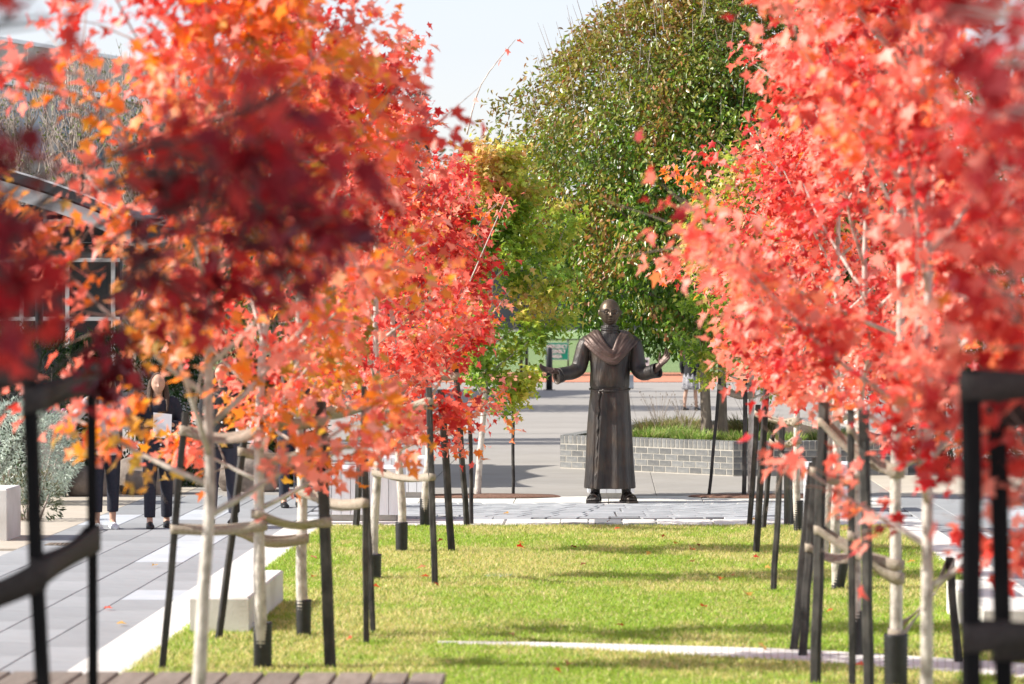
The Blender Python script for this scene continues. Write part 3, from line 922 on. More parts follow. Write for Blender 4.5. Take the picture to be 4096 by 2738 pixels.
# ---- stakes: (tree, bottom px, bottom py or None, Y or None, top px, top py, width, kind, words)
STAKES = [
    ('L0', -260, None, 11.2, -240, 1420, 0.045, 'black stake beyond the left border holding the wide dark ties'),
    ('L0', 165, None, 11.4, 115, 1420, 0.045, 'thick black stake nearest the left border, strongly blurred'),
    ('L0', 372, None, 13.0, 365, 1470, 0.04, 'thin black stake second from the left border'),
    ('L2', 646, 2689, None, 742, 1650, 0.045, 'black stake leaning right on the pale kerb strip'),
    ('L3', 873, 2567, None, 975, 1750, 0.045, 'black stake leaning right in front of the concrete block seat'),
    ('L2', 1322, 2680, None, 1283, 1606, 0.066, 'thick weathered black stake right of the first ribbed sleeve'),
    ('L3', 1463, 2584, None, 1456, 1545, 0.042, 'black stake, front one of a close pair'),
    ('L4', 1494, 2540, None, 1452, 1700, 0.036, 'black stake leaning behind its close twin'),
    ('L4', 1740, 2348, None, 1716, 1550, 0.05, 'dark stake alone on the lawn, left of the statue'),
    ('L5', 1807, 2214, None, 1765, 1560, 0.06, 'grey-sided stake leaning left behind the lone one'),
    ('L6', 1868, 2112, None, 1822, 1460, 0.055, 'half pale stake at the lawn edge left of the statue'),
    ('L6', 1886, 2098, None, 1880, 1640, 0.04, 'narrow stake just right of the half pale one'),
    ('L5', 1423, 2113, None, 1440, 1860, 0.06, 'short stake leaning against the white slatted seat'),
    ('L6', 1722, 2105, None, 1712, 1640, 0.045, 'black stake beside the sleeve at the lawn edge'),
    ('L7', 2053, 1985, None, 2052, 1545, 0.034, 'thin black stake in the round mulch bed left of the statue'),
    ('R7', 2836, 1989, None, 2880, 1515, 0.038, 'thin black stake leaning right, nearest the statue on the right'),
    ('R7', 2976, 1992, None, 2982, 1517, 0.05, 'upright capped black post at the mulch bed right of the statue'),
    ('R6', 2999, 2110, None, 3033, 1620, 0.05, 'pale-edged stake leaning at the far end of the right row'),
    ('R6', 3024, 2221, None, 3069, 1500, 0.055, 'mottled grey stake leaning right on the far lawn'),
    ('R6', 3053, 2122, None, 3091, 1740, 0.045, 'strongly leaning stake crossing behind two others'),
    ('R5', 3094, 2370, None, 3129, 1708, 0.045, 'slim black stake standing alone on the right lawn'),
    ('R4', 3176, 2608, None, 3250, 1850, 0.055, 'left stake of a crossing pair by the garden path'),
    ('R3', 3211, 2633, None, 3264, 1830, 0.05, 'sunlit grey stake of a crossing pair by the garden path'),
    ('R2', 3262, 2745, None, 3296, 1610, 0.058, 'tall brown-black stake left of the thin trunk'),
    ('R2', 3412, 2760, None, 3404, 1640, 0.04, 'narrow black stake in front of the thin trunk'),
    ('R1', 3478, 2800, None, 3455, 1640, 0.055, 'broad grey-black stake just left of the sleeved white trunk'),
    ('R2', 3832, 2659, None, 3800, 2230, 0.045, 'black stake leaning before the concrete block on the right'),
    ('R0', 3890, None, 10.6, 3882, 1480, 0.055, 'thick black post, left of the pair at the right border'),
    ('R0', 4018, None, 10.9, 3990, 1580, 0.058, 'thick black post, right of the pair at the right border'),
]
TOPS = []
for tree, bx, by, Y, tx, ty, wd, words in STAKES:
    if by is not None:
        p0 = G(bx, by)
    else:
        p0 = Vector(((bx - CX) * Y / F, Y, 0))
        # bottom column is where the stake leaves the frame
        zb_ = CH - (2738 - HZ) * Y / F
        p1_ = Pt(tx, ty, Y)
        k = (p1_.z - 0) / max(p1_.z - zb_, 0.1)
        p0 = Vector((p1_.x + (p0.x - p1_.x) * k, Y, 0))
    p1 = Pt(tx, ty, p0.y)
    d = p1 - p0
    bb = B()
    h = wd / 2
    s = Vector((1, 0, 0)); f_ = Vector((0, 1, 0))
    a = random.uniform(-0.5, 0.5)
    s, f_ = s * math.cos(a) + f_ * math.sin(a), -s * math.sin(a) + f_ * math.cos(a)
    R_ = []
    for i in range(7):
        u = i / 6
        c = d * u + Vector((random.uniform(-1, 1), random.uniform(-1, 1), 0)) * 0.004
        R_.append([c + s * h * x + f_ * h * y for x, y in ((-1, -0.7), (-0.7, -1), (0.7, -1), (1, -0.7), (1, 0.7), (0.7, 1), (-0.7, 1), (-1, 0.7))])
    bb.rings(R_)
    bb.sm = [False] * len(bb.f)
    o = bb.build('tree_stake', M['shadedstake' if tree in ('L0', 'R0') else 'stake'], None, p0)
    tag(o, words, 'tree stake', 'timber stakes beside the maples')
    TOPS.append((tree, p0, d, wd, words))

for px, py, top, wd, words in ((3150, 2103, 1832, 0.075, 'left grey-green bollard of a pair behind the right stakes'), (3176, 2098, 1838, 0.07, 'right grey-green bollard of a pair behind the right stakes')):
    p0 = G(px, py)
    hgt_ = Pt(px, top, p0.y).z
    bb = B()
    bb.rings([[(r * math.cos(2 * math.pi * k / 14), r * math.sin(2 * math.pi * k / 14), z) for k in range(14)] for z, r in ((0, wd / 2), (hgt_ - 0.01, wd / 2), (hgt_, wd / 2 - 0.01))])
    tag(bb.build('timber_bollard', M['greenpost'], None, p0), words, 'bollard', 'pair of grey-green bollards')


# ---- hessian ties
def tie(c1, c2, r1, r2, h, sag, twist, rgen):
    d = Vector((c2.x - c1.x, c2.y - c1.y, 0))
    L = max(d.length, 0.05)
    d.normalize()
    s = Vector((-d.y, d.x, 0))
    pts = []
    for k in range(9):
        a = math.pi / 2 + math.pi * k / 8
        pts.append((c1 + (d * math.cos(a) + s * math.sin(a)) * r1, 0.0))
    for k in range(1, 8):
        u = k / 8
        q = c1.lerp(c2, u) + s * (-(r1 * (1 - u) + r2 * u) * (1 - 0.6 * math.sin(math.pi * u))) - Vector((0, 0, sag * math.sin(math.pi * u)))
        pts.append((q, twist * math.sin(math.pi * u)))
    for k in range(9):
        a = -math.pi / 2 + math.pi * k / 8
        pts.append((c2 + (d * math.cos(a) + s * math.sin(a)) * r2, 0.0))
    for k in range(1, 8):
        u = 1 - k / 8
        q = c1.lerp(c2, u) + s * ((r1 * (1 - u) + r2 * u) * (1 - 0.6 * math.sin(math.pi * u))) - Vector((0, 0, sag * 0.6 * math.sin(math.pi * u)))
        pts.append((q, -twist * math.sin(math.pi * u)))
    n = len(pts)
    org = c1
    bb = B()
    R_ = []
    for i in range(n):
        p, tw = pts[i]
        tg = (pts[(i + 1) % n][0] - pts[(i - 1) % n][0]).normalized()
        o_ = Vector((tg.y, -tg.x, 0)).normalized()
        up = Vector((0, 0, 1)) * math.cos(tw) + o_ * math.sin(tw)
        ou = o_ * math.cos(tw) - Vector((0, 0, 1)) * math.sin(tw)
        hh = h * (1 - 0.25 * abs(math.sin(2 * math.pi * i / n)))
        p = p - org
        R_.append([p + up * hh / 2 + ou * 0.003, p + up * hh / 2 - ou * 0.003, p - up * hh / 2 - ou * 0.003, p - up * hh / 2 + ou * 0.003])
    vv = [q for r in R_ for q in r]
    ff = []
    for i in range(n):
        j = (i + 1) % n
        for k in range(4):
            k2 = (k + 1) % 4
            ff.append((i * 4 + k, i * 4 + k2, j * 4 + k2, j * 4 + k))
    bb.add(vv, ff, True)
    return bb, org


rr = random.Random(5)
for tree, p0, d, wd, words in TOPS:
    X, Y, ta = TREES[tree]
    Hs = d.z
    wide = 0.12 if tree in ('L0', 'R0', 'R1') else 0.08
    if tree == 'L0': continue
    for lev, (fr, nm) in enumerate(((0.975, 'upper'), (0.59, 'lower')) if tree == 'R0' else ((0.93, 'upper'), (0.55, 'lower'))):
        if lev == 1 and (tree in ('L7', 'R7', 'L6', 'R6', 'L5') or Hs < 0.9): continue
        if 'short stake' in words and lev == 1: continue
        c1 = p0 + d * fr
        zt = c1.z + rr.uniform(-0.12, 0.06)
        if tree == 'R0': zt = c1.z
        if tree in ('R1', 'R2') : zt -= 0.22
        tpnt = ta(max(zt, 0.15))
        c2 = Vector((X + tpnt.x, Y + tpnt.y, max(zt, 0.15)))
        if (Vector((c1.x, c1.y)) - Vector((c2.x, c2.y))).length > 2.4: continue
        dk0 = tree in ('L0', 'R0')
        bb, org = tie(c1, c2, wd * 0.62, 0.05, wide * rr.uniform(0.85, 1.15), rr.uniform(0.02, 0.07) * (0.25 if dk0 else 1), rr.choice((-1, 1)) * rr.uniform(0.2, 1.2), rr)
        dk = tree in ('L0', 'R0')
        o = bb.build('tree_tie', M['shadedtie' if dk else 'tie'], None, org)
        tag(o, ('shade-darkened hessian tie, ' if dk else 'tan hessian tie, ') + nm + ' one on the ' + words, 'tree tie', 'hessian ties between stakes and maples')

for a_, c_, words in ((Pt(-246, 1560, 11.2), Pt(122, 1462, 11.4), 'shade-darkened hessian tie, upper one running from the thick black stake beyond the left border'), (Pt(128, 1600, 11.4), Pt(367, 1505, 13.0), 'shade-darkened hessian tie, upper one between the thick and the thin black stake'),
                      (Pt(-250, 2470, 11.2), Pt(150, 2300, 11.4), 'shade-darkened hessian tie, lower one running from the thick black stake beyond the left border'), (Pt(152, 2290, 11.4), Pt(370, 2150, 13.0), 'shade-darkened hessian tie, lower one between the thick and the thin black stake')):
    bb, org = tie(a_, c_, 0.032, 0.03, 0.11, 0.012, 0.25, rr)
    tag(bb.build('tree_tie', M['shadedtie'], None, org), words, 'tree tie', 'hessian ties between stakes and maples')

for o in bpy.data.objects:
    if o.name.startswith('tree_tie'):
        wds = o['label'].split()
        if len(wds) > 16: o['label'] = ' '.join(wds[:16])


# ------------------------------------------------------------------ big pear tree, planter, tufts
def blob_tree(name, label, X, Y, crown, n, size, pal, seed, kind, mat, barkm, trunks, zbase=0.0, nparts=0, group=None, inner=0.25, shoots=0, lumps=0.22, droop=0.55):
    """crown: (cx, cy, cz, rx, ry, rz)"""
    rg = np.random.default_rng(seed)
    rt = root(name, label, 'tree', (X, Y, zbase), 0, group)
    cx, cy, cz, rx, ry, rz = crown
    for tx, ty, r in trunks:
        top = Vector((cx - X + (tx - X) * 0.8, cy - Y, cz - zbase + rz * 0.45))
        base = Vector((tx - X, ty - Y, -0.03))
        mid = base.lerp(top, 0.45) + Vector((rg.normal(0, 0.06), rg.normal(0, 0.06), 0))
        tr = catmull([base, mid, top], 5)
        B().tube(tr, [r * (1.15 if i == 0 else 1) * (1 - 0.8 * i / (len(tr) - 1)) for i in range(len(tr))], 10).build('trunk', barkm, rt)
        for q in range(9):
            s = rg.uniform(0.3, 0.9)
            p0 = tr[int(s * (len(tr) - 1))]
            az = rg.uniform(0, 2 * math.pi)
            e = Vector((cx - X + 0.75 * rx * math.cos(az), cy - Y + 0.75 * ry * math.sin(az), p0.z + rz * rg.uniform(0.2, 0.7)))
            pts = catmull([p0, p0.lerp(e, 0.5) + Vector((0, 0, 0.1 * rz)), e], 3)
            B().tube(pts, [r * 0.42 * (1 - 0.85 * k / (len(pts) - 1)) for k in range(len(pts))], 6).build('branch', barkm, rt)
    d = rg.normal(0, 1, (n, 3))
    d /= np.linalg.norm(d, axis=1)[:, None]
    lump = 1 + lumps * (vnoise(d * 3.2 + 5, seed) - 0.5) + lumps * 0.8 * (vnoise(d * 8 + 9, seed + 2) - 0.5)
    rad = np.where(rg.random(n) < inner, rg.uniform(0.3, 0.85, n), 1 - np.abs(rg.normal(0, 0.07, n)))
    pos = np.array([cx, cy, cz]) + d * (rad * lump)[:, None] * np.array([rx, ry, rz])
    # clump the leaves round twig ends
    q = n // 7
    ctr = pos[:q]
    pos = ctr[rg.integers(0, q, n)] + rg.normal(0, 1.25 * size[1], (n, 3))
    outw = (pos - np.array([cx, cy, cz])) / np.array([rx, ry, rz])
    rr_ = np.linalg.norm(outw, axis=1)
    outw /= rr_[:, None] + 1e-9
    if shoots:
        sb = B()
        extra = []
        for k in range(shoots):
            a = rg.uniform(0, 2 * math.pi)
            ph = rg.uniform(0.15, 1.0)
            dd = np.array([math.sin(ph * 1.45) * math.cos(a), math.sin(ph * 1.45) * math.sin(a), math.cos(ph * 1.45)])
            p0 = np.array([cx, cy, cz]) + dd * np.array([rx, ry, rz]) * 0.93
            g = Vector((dd[0] * 0.35 + rg.normal(0, 0.12), dd[1] * 0.35 + rg.normal(0, 0.12), 1)).normalized()
            ll = rg.uniform(0.3, 0.75)
            p1 = Vector(p0) + g * ll
            off = Vector((X, Y, zbase))
            sb.tube([Vector(p0) - off, Vector(p0).lerp(p1, 0.5) - off, p1 - off], [0.006, 0.0045, 0.002], 4, cap=False)
            for s in rg.uniform(0.1, 1.0, 9):
                extra.append(np.array(Vector(p0).lerp(p1, float(s))) + rg.normal(0, 0.02, 3))
        so = sb.build('shoots', M['twig'], rt)
        so['kind'] = 'stuff'
        ex = np.array(extra)
        pos = np.concatenate([pos, ex])
        eo = rg.normal(0, 1, (len(ex), 3)); eo /= np.linalg.norm(eo, axis=1)[:, None]
        outw = np.concatenate([outw, eo])
    n = len(pos)
    okz = pos[:, 2] > zbase + 0.15
    pos, outw = pos[okz], outw[okz]
    n = len(pos)
    S, D, N = frames(pos, outw, droop, 0.5, rg, 0.5, 0.3)
    sz = rg.uniform(size[0], size[1], n)
    cols, f = pick_cols(pos, pal, seed, rg, 1.1, 0.3, 0.2)
    hgt_ = np.clip((pos[:, 2] - (cz - rz)) / (2 * rz), 0, 1)
    return rt, pos, sz, S, D, N, cols, hgt_, rg


def finish_tree(rt, pos, sz, S, D, N, cols, kind, mat, nparts):
    base = np.array(rt.location)
    idx = []
    if nparts:
        vis = np.where(in_frame(pos))[0]
        idx = vis[np.argsort(pos[vis, 1] - sz[vis])[:nparts]]
        leaf_objects(rt, pos, sz, S, D, N, cols, idx, kind, mat)
    keep = np.ones(len(pos), bool)
    keep[idx] = False
    me = leaves_mesh('crown', pos[keep] - base, sz[keep], S[keep], D[keep], N[keep], cols[keep], kind)
    cr = link('crown', me, mat, rt)
    cr['kind'] = 'stuff'


P_pear = [(0.0, (0.05, 0.12, 0.015)), (0.4, (0.085, 0.18, 0.02)), (0.7, (0.15, 0.245, 0.026)), (0.9, (0.25, 0.24, 0.04)), (1.05, (0.30, 0.13, 0.05))]
pt = blob_tree('pear_tree', 'large dark green ornamental pear with reddening top behind the statue', 2.92, 47.9, (2.95, 48.4, 4.5, 2.95, 2.6, 3.0), 110000, (0.065, 0.1), P_pear, 41, 'pear', M['pear'], M['pearbark'], [(2.84, 47.8, 0.085), (3.08, 47.95, 0.075)], 0.45, 240, shoots=230, inner=0.38, lumps=0.32)
rt, pos, sz, S, D, N, cols, hh, rg = pt
# egg shaped: narrower towards the top; autumn tint towards the upper left
k = 1.0 - 0.34 * np.clip((hh - 0.5) / 0.5, 0, 1) ** 1.5
pos[:, 0] = 2.95 + (pos[:, 0] - 2.95) * k
pos[:, 1] = 48.4 + (pos[:, 1] - 48.4) * k
tint = np.clip((hh - 0.44) * 1.6 - (pos[:, 0] - 2.0) * 0.18 + rg.normal(0, 0.24, len(hh)), 0, 1)[:, None]
redd = np.where(rg.random((len(hh), 1)) < 0.4, np.array([[0.30, 0.10, 0.06]]), np.array([[0.27, 0.20, 0.05]]))
cols = cols * (1 - 0.75 * tint) + redd * 0.75 * tint
cols *= 1.2
kp = (pos[:, 2] > 1.52 + 0.25 * vnoise(pos * 2.2, 9)) & (vnoise(pos * 1.9 + 4, 19) > 0.2)
pos, sz, S, D, N, cols = pos[kp], sz[kp], S[kp], D[kp], N[kp], cols[kp]
finish_tree(rt, pos, sz, S, D, N, cols, 'pear', M['pear'], 240)

# second and third pears further along, seen through gaps
for lab, X, Y, cr, sd, nl in (('dense green pear hidden behind the first red maples on the right', 6.6, 50.5, (6.6, 50.5, 3.6, 2.2, 2.1, 2.5), 43, 22000),):
    rt, pos, sz, S, D, N, cols, hh, rg = blob_tree('pear_tree', lab, X, Y, cr, nl, (0.075, 0.11), P_pear, sd, 'pear', M['pear'], M['pearbark'], [(X, Y, 0.09)], 0.0, 0)
    finish_tree(rt, pos, sz, S, D, N, cols, 'pear', M['pear'], 0)

# planter
Q0, Q1, Q2, Q3, Q4 = Vector((0.71, 48.4, 0)), Vector((3.10, 46.0, 0)), Vector((5.6, 46.35, 0)), Vector((5.0, 56.3, 0)), Vector((2.0, 54.1, 0))
planter = root('brick_planter', 'low grey brick planter wall under the big pear tree', 'planter', tuple(Q0))
HW = 0.49


def inset(poly, t):
    n = len(poly)
    out = []
    for i in range(n):
        p, a, c = poly[i], poly[i - 1], poly[(i + 1) % n]
        d1, d2 = (p - a).normalized(), (c - p).normalized()
        n1, n2 = Vector((-d1.y, d1.x, 0)), Vector((-d2.y, d2.x, 0))
        m = (n1 + n2).normalized()
        out.append(p + m * (t / max(m.dot(n1), 0.3)))
    return out


poly = [p - Q0 for p in (Q0, Q1, Q2, Q3, Q4)]
core_o, core_i = inset(poly, 0.005), inset(poly, 0.21)
cb = B()
n5 = 5
vv = [(p.x, p.y, 0) for p in core_o] + [(p.x, p.y, HW - 0.008) for p in core_o] + [(p.x, p.y, HW - 0.008) for p in core_i] + [(p.x, p.y, 0.0) for p in core_i]
ff = []
for i in range(n5):
    j = (i + 1) % n5
    ff += [(i, j, n5 + j, n5 + i), (n5 + i, n5 + j, 2 * n5 + j, 2 * n5 + i), (2 * n5 + i, 2 * n5 + j, 3 * n5 + j, 3 * n5 + i)]
cb.add(vv, ff)
cb.build('mortar_core', M['mortar'], planter)
bm_s = B().box((0, 0.045, 0), (0.213, 0.09, 0.074)).mesh('brick'); bm_s.materials.append(M['brick'])
bm_h = B().box((0, 0.045, 0), (0.098, 0.09, 0.074)).mesh('brick'); bm_h.materials.append(M['brick'])
bm_c = B().box((0, 0.105, 0), (0.067, 0.21, 0.118)).mesh('brick'); bm_c.materials.append(M['brick'])
CO = 0.0865


def brick(me, p, ang, z):
    o = bpy.data.objects.new('brick', me)
    COL.objects.link(o)
    o.parent = planter
    o.location = (p.x, p.y, z)
    o.rotation_euler = (0, 0, ang)


for wi, (a, c) in enumerate(((poly[0], poly[1]), (poly[1], poly[2]))):
    d = c - a
    L = d.length
    u = d.normalized()
    ang = math.atan2(u.y, u.x)
    for r in range(4):
        z = 0.012 + CO * (r + 0.5)
        x = 0.0
        if r % 2:
            brick(bm_h, a + u * 0.056, ang, z); x = 0.118
        while x + 0.112 < L:
            if x + 0.232 < L:
                brick(bm_s, a + u * (x + 0.115), ang, z); x += 0.233
            else:
                if x + 0.116 < L: brick(bm_h, a + u * (x + 0.056), ang, z)
                x += 0.118
    k = int(L / 0.083)
    for i in range(k):
        brick(bm_c, a + u * (L * (i + 0.5) / k), ang, HW - 0.059)
# hidden-side walls: bricks joined
jb = B()
for a, c in ((poly[2], poly[3]), (poly[3], poly[4]), (poly[4], poly[0])):
    d = c - a
    L = d.length; u = d.normalized(); ang = math.atan2(u.y, u.x)
    nrm = Vector((-u.y, u.x, 0))
    for r in range(4):
        k = int(L / 0.233)
        for i in range(k):
            p = a + u * (L * (i + 0.5) / k) + nrm * 0.045
            jb.box((p.x, p.y, 0.012 + CO * (r + 0.5)), (0.222, 0.09, 0.074), ang)
    k = int(L / 0.083)
    for i in range(k):
        p = a + u * (L * (i + 0.5) / k) + nrm * 0.105
        jb.box((p.x, p.y, HW - 0.059), (0.072, 0.21, 0.118), ang)
jo = jb.build('bricks', M['brick'], planter)
jo['kind'] = 'stuff'
sb = B(); sb.sheet([(p.x, p.y) for p in inset(poly, 0.2)], HW - 0.07)
so = sb.build('soil', M['soil'], planter)


def tuft(label, X, Y, z, n, h, spread, pal, seed, stems=0, name='grass_tuft', cat='grass tuft', group='grass tufts in the brick planter'):
    rg = np.random.default_rng(seed)
    az = rg.random(n) * 2 * np.pi
    L = h * rg.uniform(0.6, 1.25, n)
    r0 = rg.random(n) ** 0.5 * spread * 0.35
    bx, by = np.cos(az) * r0, np.sin(az) * r0
    az2 = az + rg.normal(0, 0.5, n)
    out = rg.uniform(0.35, 1.0, n)
    w_ = rg.uniform(0.004, 0.008, n)
    px, py = -np.sin(az2) * w_, np.cos(az2) * w_
    V = np.zeros((n, 7, 3))
    for k, (s, wd, dr) in enumerate(((0, 1, 0), (0.4, 0.9, 0.35), (0.75, 0.6, 0.75), (1.0, 0, 1.05))):
        cx = bx + np.cos(az2) * L * out * dr * 0.75
        cy = by + np.sin(az2) * L * out * dr * 0.75
        cz = L * (s * 0.95 - 0.55 * out * s ** 2.2)
        if k < 3:
            V[:, 2 * k] = np.stack([cx - px * wd, cy - py * wd, cz], 1)
            V[:, 2 * k + 1] = np.stack([cx + px * wd, cy + py * wd, cz], 1)
        else:
            V[:, 6] = np.stack([cx, cy, cz], 1)
    T0 = np.array([(0, 1, 3), (0, 3, 2), (2, 3, 5), (2, 5, 4), (4, 5, 6)])
    T = T0[None] + (np.arange(n) * 7)[:, None, None]
    ci = rg.choice(len(pal), n)
    cols = np.array(pal)[ci] * rg.uniform(0.75, 1.3, (n, 1))
    rt = root(name, label, cat, (X, Y, z), 0, group)
    o = link('blades', tri_mesh('blades', V.reshape(-1, 3), T.reshape(-1, 3), np.repeat(cols, 7, 0)), M['grassm'], rt)
    o['kind'] = 'stuff'
    if stems:
        bb = B()
        for i in range(stems):
            a = rg.uniform(0, 6.28)
            e = Vector((math.cos(a) * h * 0.9 * rg.uniform(0.3, 1.0), math.sin(a) * h * 0.9, h * rg.uniform(1.2, 1.9)))
            bb.tube([(0, 0, 0), e * 0.5 + Vector((0, 0, 0.05)), e], [0.003, 0.002, 0.0015], 4, cap=False)
            bb.ell(e, (0.006, 0.006, 0.016), 5, 4)
        s_ = bb.build('flower_stems', M['twig'], rt)
        s_['kind'] = 'stuff'
    return rt


PG = [(0.22, 0.36, 0.07), (0.32, 0.42, 0.09), (0.17, 0.28, 0.05), (0.5, 0.47, 0.2)]
PD = [(0.34, 0.27, 0.12), (0.24, 0.22, 0.08), (0.16, 0.20, 0.05)]
tz_ = HW - 0.07
TU = [('bright green grass tuft at the planter front edge, closest to the statue', 1.95, 48.1, PG, 0.3, 0), ('bright green grass tuft below the pear trunks', 2.62, 47.1, PG, 0.32, 0), ('green grass tuft right of the pear trunks', 3.3, 47.0, PG, 0.30, 0),
      ('green grass tuft at the dark corner of the planter', 3.85, 46.75, PG, 0.28, 0), ('green grass tuft in mid planter before the dry one', 2.35, 48.6, PG, 0.34, 0), ('straw-coloured tuft with tall seed heads behind the statue hand', 2.25, 50.3, PD, 0.42, 26),
      ('straw-coloured tuft with seed heads beside the left pear trunk', 2.62, 49.3, PD, 0.36, 18), ('dry tuft at the back kerb of the planter', 2.7, 52.5, PD, 0.36, 10), ('tall reedy tuft behind the right pear trunk', 3.6, 49.4, PD, 0.55, 14), ('green tuft far along the dark planter wall', 4.6, 47.2, PG, 0.34, 0),
      ('small green tuft hidden by the statue robe', 1.5, 49.0, PG, 0.25, 0)]
for i, (lab, X, Y, pal, h, st) in enumerate(TU):
    tuft(lab, X, Y, tz_, 620, h * 0.85, 0.9, pal, 300 + i, st)

# round mulch beds of the two farthest maples
for key, lab in (('L7', 'round red mulch bed under the yellow-green maple left of the statue'), ('R7', 'round red mulch bed under the yellow-orange maple right of the statue')):
    X, Y, ta = TREES[key]
    bb = B()
    R_ = []
    for r, z in ((0.92, 0.004), (0.88, 0.02), (0.5, 0.03), (0.05, 0.034)):
        R_.append([(r * math.cos(2 * math.pi * k / 32), 0.42 * r * math.sin(2 * math.pi * k / 32), z + random.uniform(0, 0.006)) for k in range(32)])
    bb.rings(R_, cap=False)
    bb.add([(p[0], p[1], p[2]) for p in R_[-1]], [tuple(range(32))])
    tag(bb.build('mulch_bed', M['redmulch'], None, (X + 0.12, Y, 0.004)), lab, 'mulch bed', 'round mulch beds')

# valve lid on the lawn
p = G(2005, 2310)
bb = B()
bb.rings([[(r * math.cos(2 * math.pi * k / 24), r * math.sin(2 * math.pi * k / 24), z) for k in range(24)] for r, z in ((0.15, 0.0), (0.15, 0.012), (0.14, 0.015))])
tag(bb.build('valve_lid', M['lid'], None, (p.x, p.y, 0.005)), 'round grey-green valve lid set in the lawn', 'lid')

# fallen leaves
fl_v, fl_t = leaf_shape('maple')
FLM = []
for c in ((0.45, 0.03, 0.02), (0.62, 0.10, 0.05), (0.55, 0.22, 0.14), (0.60, 0.34, 0.08), (0.2, 0.02, 0.015)):
    me = tri_mesh('fallen_leaf', fl_v * np.array([1, 1, 2.2]), fl_t, np.repeat(np.array([c]), len(fl_v), 0))
    me.materials.append(M['maple'])
    FLM.append(me)
FLW = ['crimson fallen maple leaf lying on the grass', 'coral fallen maple leaf lying on the grass', 'faded pink fallen maple leaf lying on the grass', 'yellow fallen maple leaf lying on the grass', 'dark shrivelled fallen maple leaf lying on the grass']
spots = [(2435, 2102), (1405, 2580), (2040, 2562), (2275, 2680), (3005, 2100), (2660, 2160), (2300, 2210), (3330, 2160), (3330, 2465), (1250, 2325), (2490, 2530), (1770, 2180), (2700, 2195), (2930, 2320), (3040, 2610), (2600, 2230), (3390, 2150), (1710, 2330)]
for i in range(22):
    Yv = rr.uniform(18, 35); rv = rr.uniform(-2.9, 2.9)
    X = rv + AX * Yv
    if abs(X) < 0.15 * Yv: spots.append((CX + X / Yv * F, HZ + CH * F / Yv))
for i, (px, py) in enumerate(spots):
    p = G(px, py)
    k = [4, 1, 2, 2][i] if i < 4 else rr.randrange(5)
    o = link('fallen_leaf', FLM[k], None, None, (p.x, p.y, 0.045))
    s = rr.uniform(0.05, 0.085)
    o.scale = (s, s, s)
    o.rotation_euler = (rr.uniform(-0.5, 0.5), rr.uniform(-0.5, 0.5), rr.uniform(0, 6.28))
    tag(o, FLW[k], 'fallen leaf', FLW[k].split(' fallen')[0] + ' leaves scattered over the lawn')

for px, py, k, lab in ((470, 2507, 3, 'yellow fallen leaf on the bluestone paving left of the pale trunk'), (420, 2445, 1, 'coral fallen leaf on the paving behind the thin black stake'), (620, 2270, 3, 'pale yellow fallen leaf between the pale pavers'), (700, 2190, 1, 'coral fallen leaf near the shoes of the striding person'), (2030, 2062, 3, 'yellow fallen leaf on the pale border slabs before the statue'), (1960, 1795, 1, 'small coral leaf on the grey forecourt slabs')):
    p = G(px, py)
    o = link('fallen_leaf', FLM[k], None, None, (p.x, p.y, 0.018))
    o.scale = (0.07, 0.07, 0.07)
    o.rotation_euler = (0.2, -0.15, rr.uniform(0, 6.28))
    tag(o, lab, 'fallen leaf')
p = G(255, 2180)
gr_ = root('drain_grate', 'rusty slotted drain grate in the bluestone walk at the left', 'drain grate', (p.x, p.y, 0.004), AXROT)
gb_ = B()
for x0, y0, sx_, sy_ in ((0, 0.13, 0.34, 0.03), (0, -0.13, 0.34, 0.03), (0.155, 0, 0.03, 0.23), (-0.155, 0, 0.03, 0.23)):
    gb_.box((x0, y0, 0), (sx_, sy_, 0.012))
gb_.build('rim', M['pearbark'], gr_)
for i in range(7):
    B().box((0, 0, 0), (0.018, 0.23, 0.01)).build('slat', M['pearbark'], gr_, (-0.12 + 0.04 * i, 0, 0))

# ------------------------------------------------------------------ seats and bench
def chamfer_box(bb, c, s, e=0.008, rz=0.0):
    """box with chamfered top edges"""
    cx, cy, cz = c
    hx, hy, hz = s[0] / 2, s[1] / 2, s[2] / 2
    lv = [(-hz, 0), (hz - e, 0), (hz, e)]
    vv = []
    for z, q in lv:
        for x, y in ((-hx + q, -hy + q), (hx - q, -hy + q), (hx - q, hy - q), (-hx + q, hy - q)):
            vv.append((cx + x * math.cos(rz) - y * math.sin(rz), cy + x * math.sin(rz) + y * math.cos(rz), cz + z))
    ff = [(3, 2, 1, 0), (8, 9, 10, 11)]
    for l_ in (0, 4):
        ff += [(l_ + i, l_ + (i + 1) % 4, l_ + 4 + (i + 1) % 4, l_ + 4 + i) for i in range(4)]
    bb.add(vv, ff)


for s, lab in ((-1, 'low pale concrete block seat at the lawn edge by the first left maples'), (1, 'low pale concrete block seat at the lawn edge behind the right posts')):
    p = A(s * 2.78, 24.65 if s < 0 else 23.7)
    bb = B()
    chamfer_box(bb, (0, 0, 0.135), (0.42, 2.5, 0.26), 0.012)
    tag(bb.build('concrete_seat', M['white_conc'], None, (p.x, p.y, 0.0), AXROT), lab, 'block seat', 'concrete block seats')

# the pale block at the far left
p = G(10, 2165)
bb = B(); chamfer_box(bb, (0, 0, 0.26), (0.5, 0.8, 0.52), 0.012)
tag(bb.build('concrete_seat', M['white_conc'], None, (p.x - 0.2, p.y + 0.4, 0), AXROT), 'pale concrete block on the walk at the left border, under the silver shrub', 'block seat', 'concrete block seats')

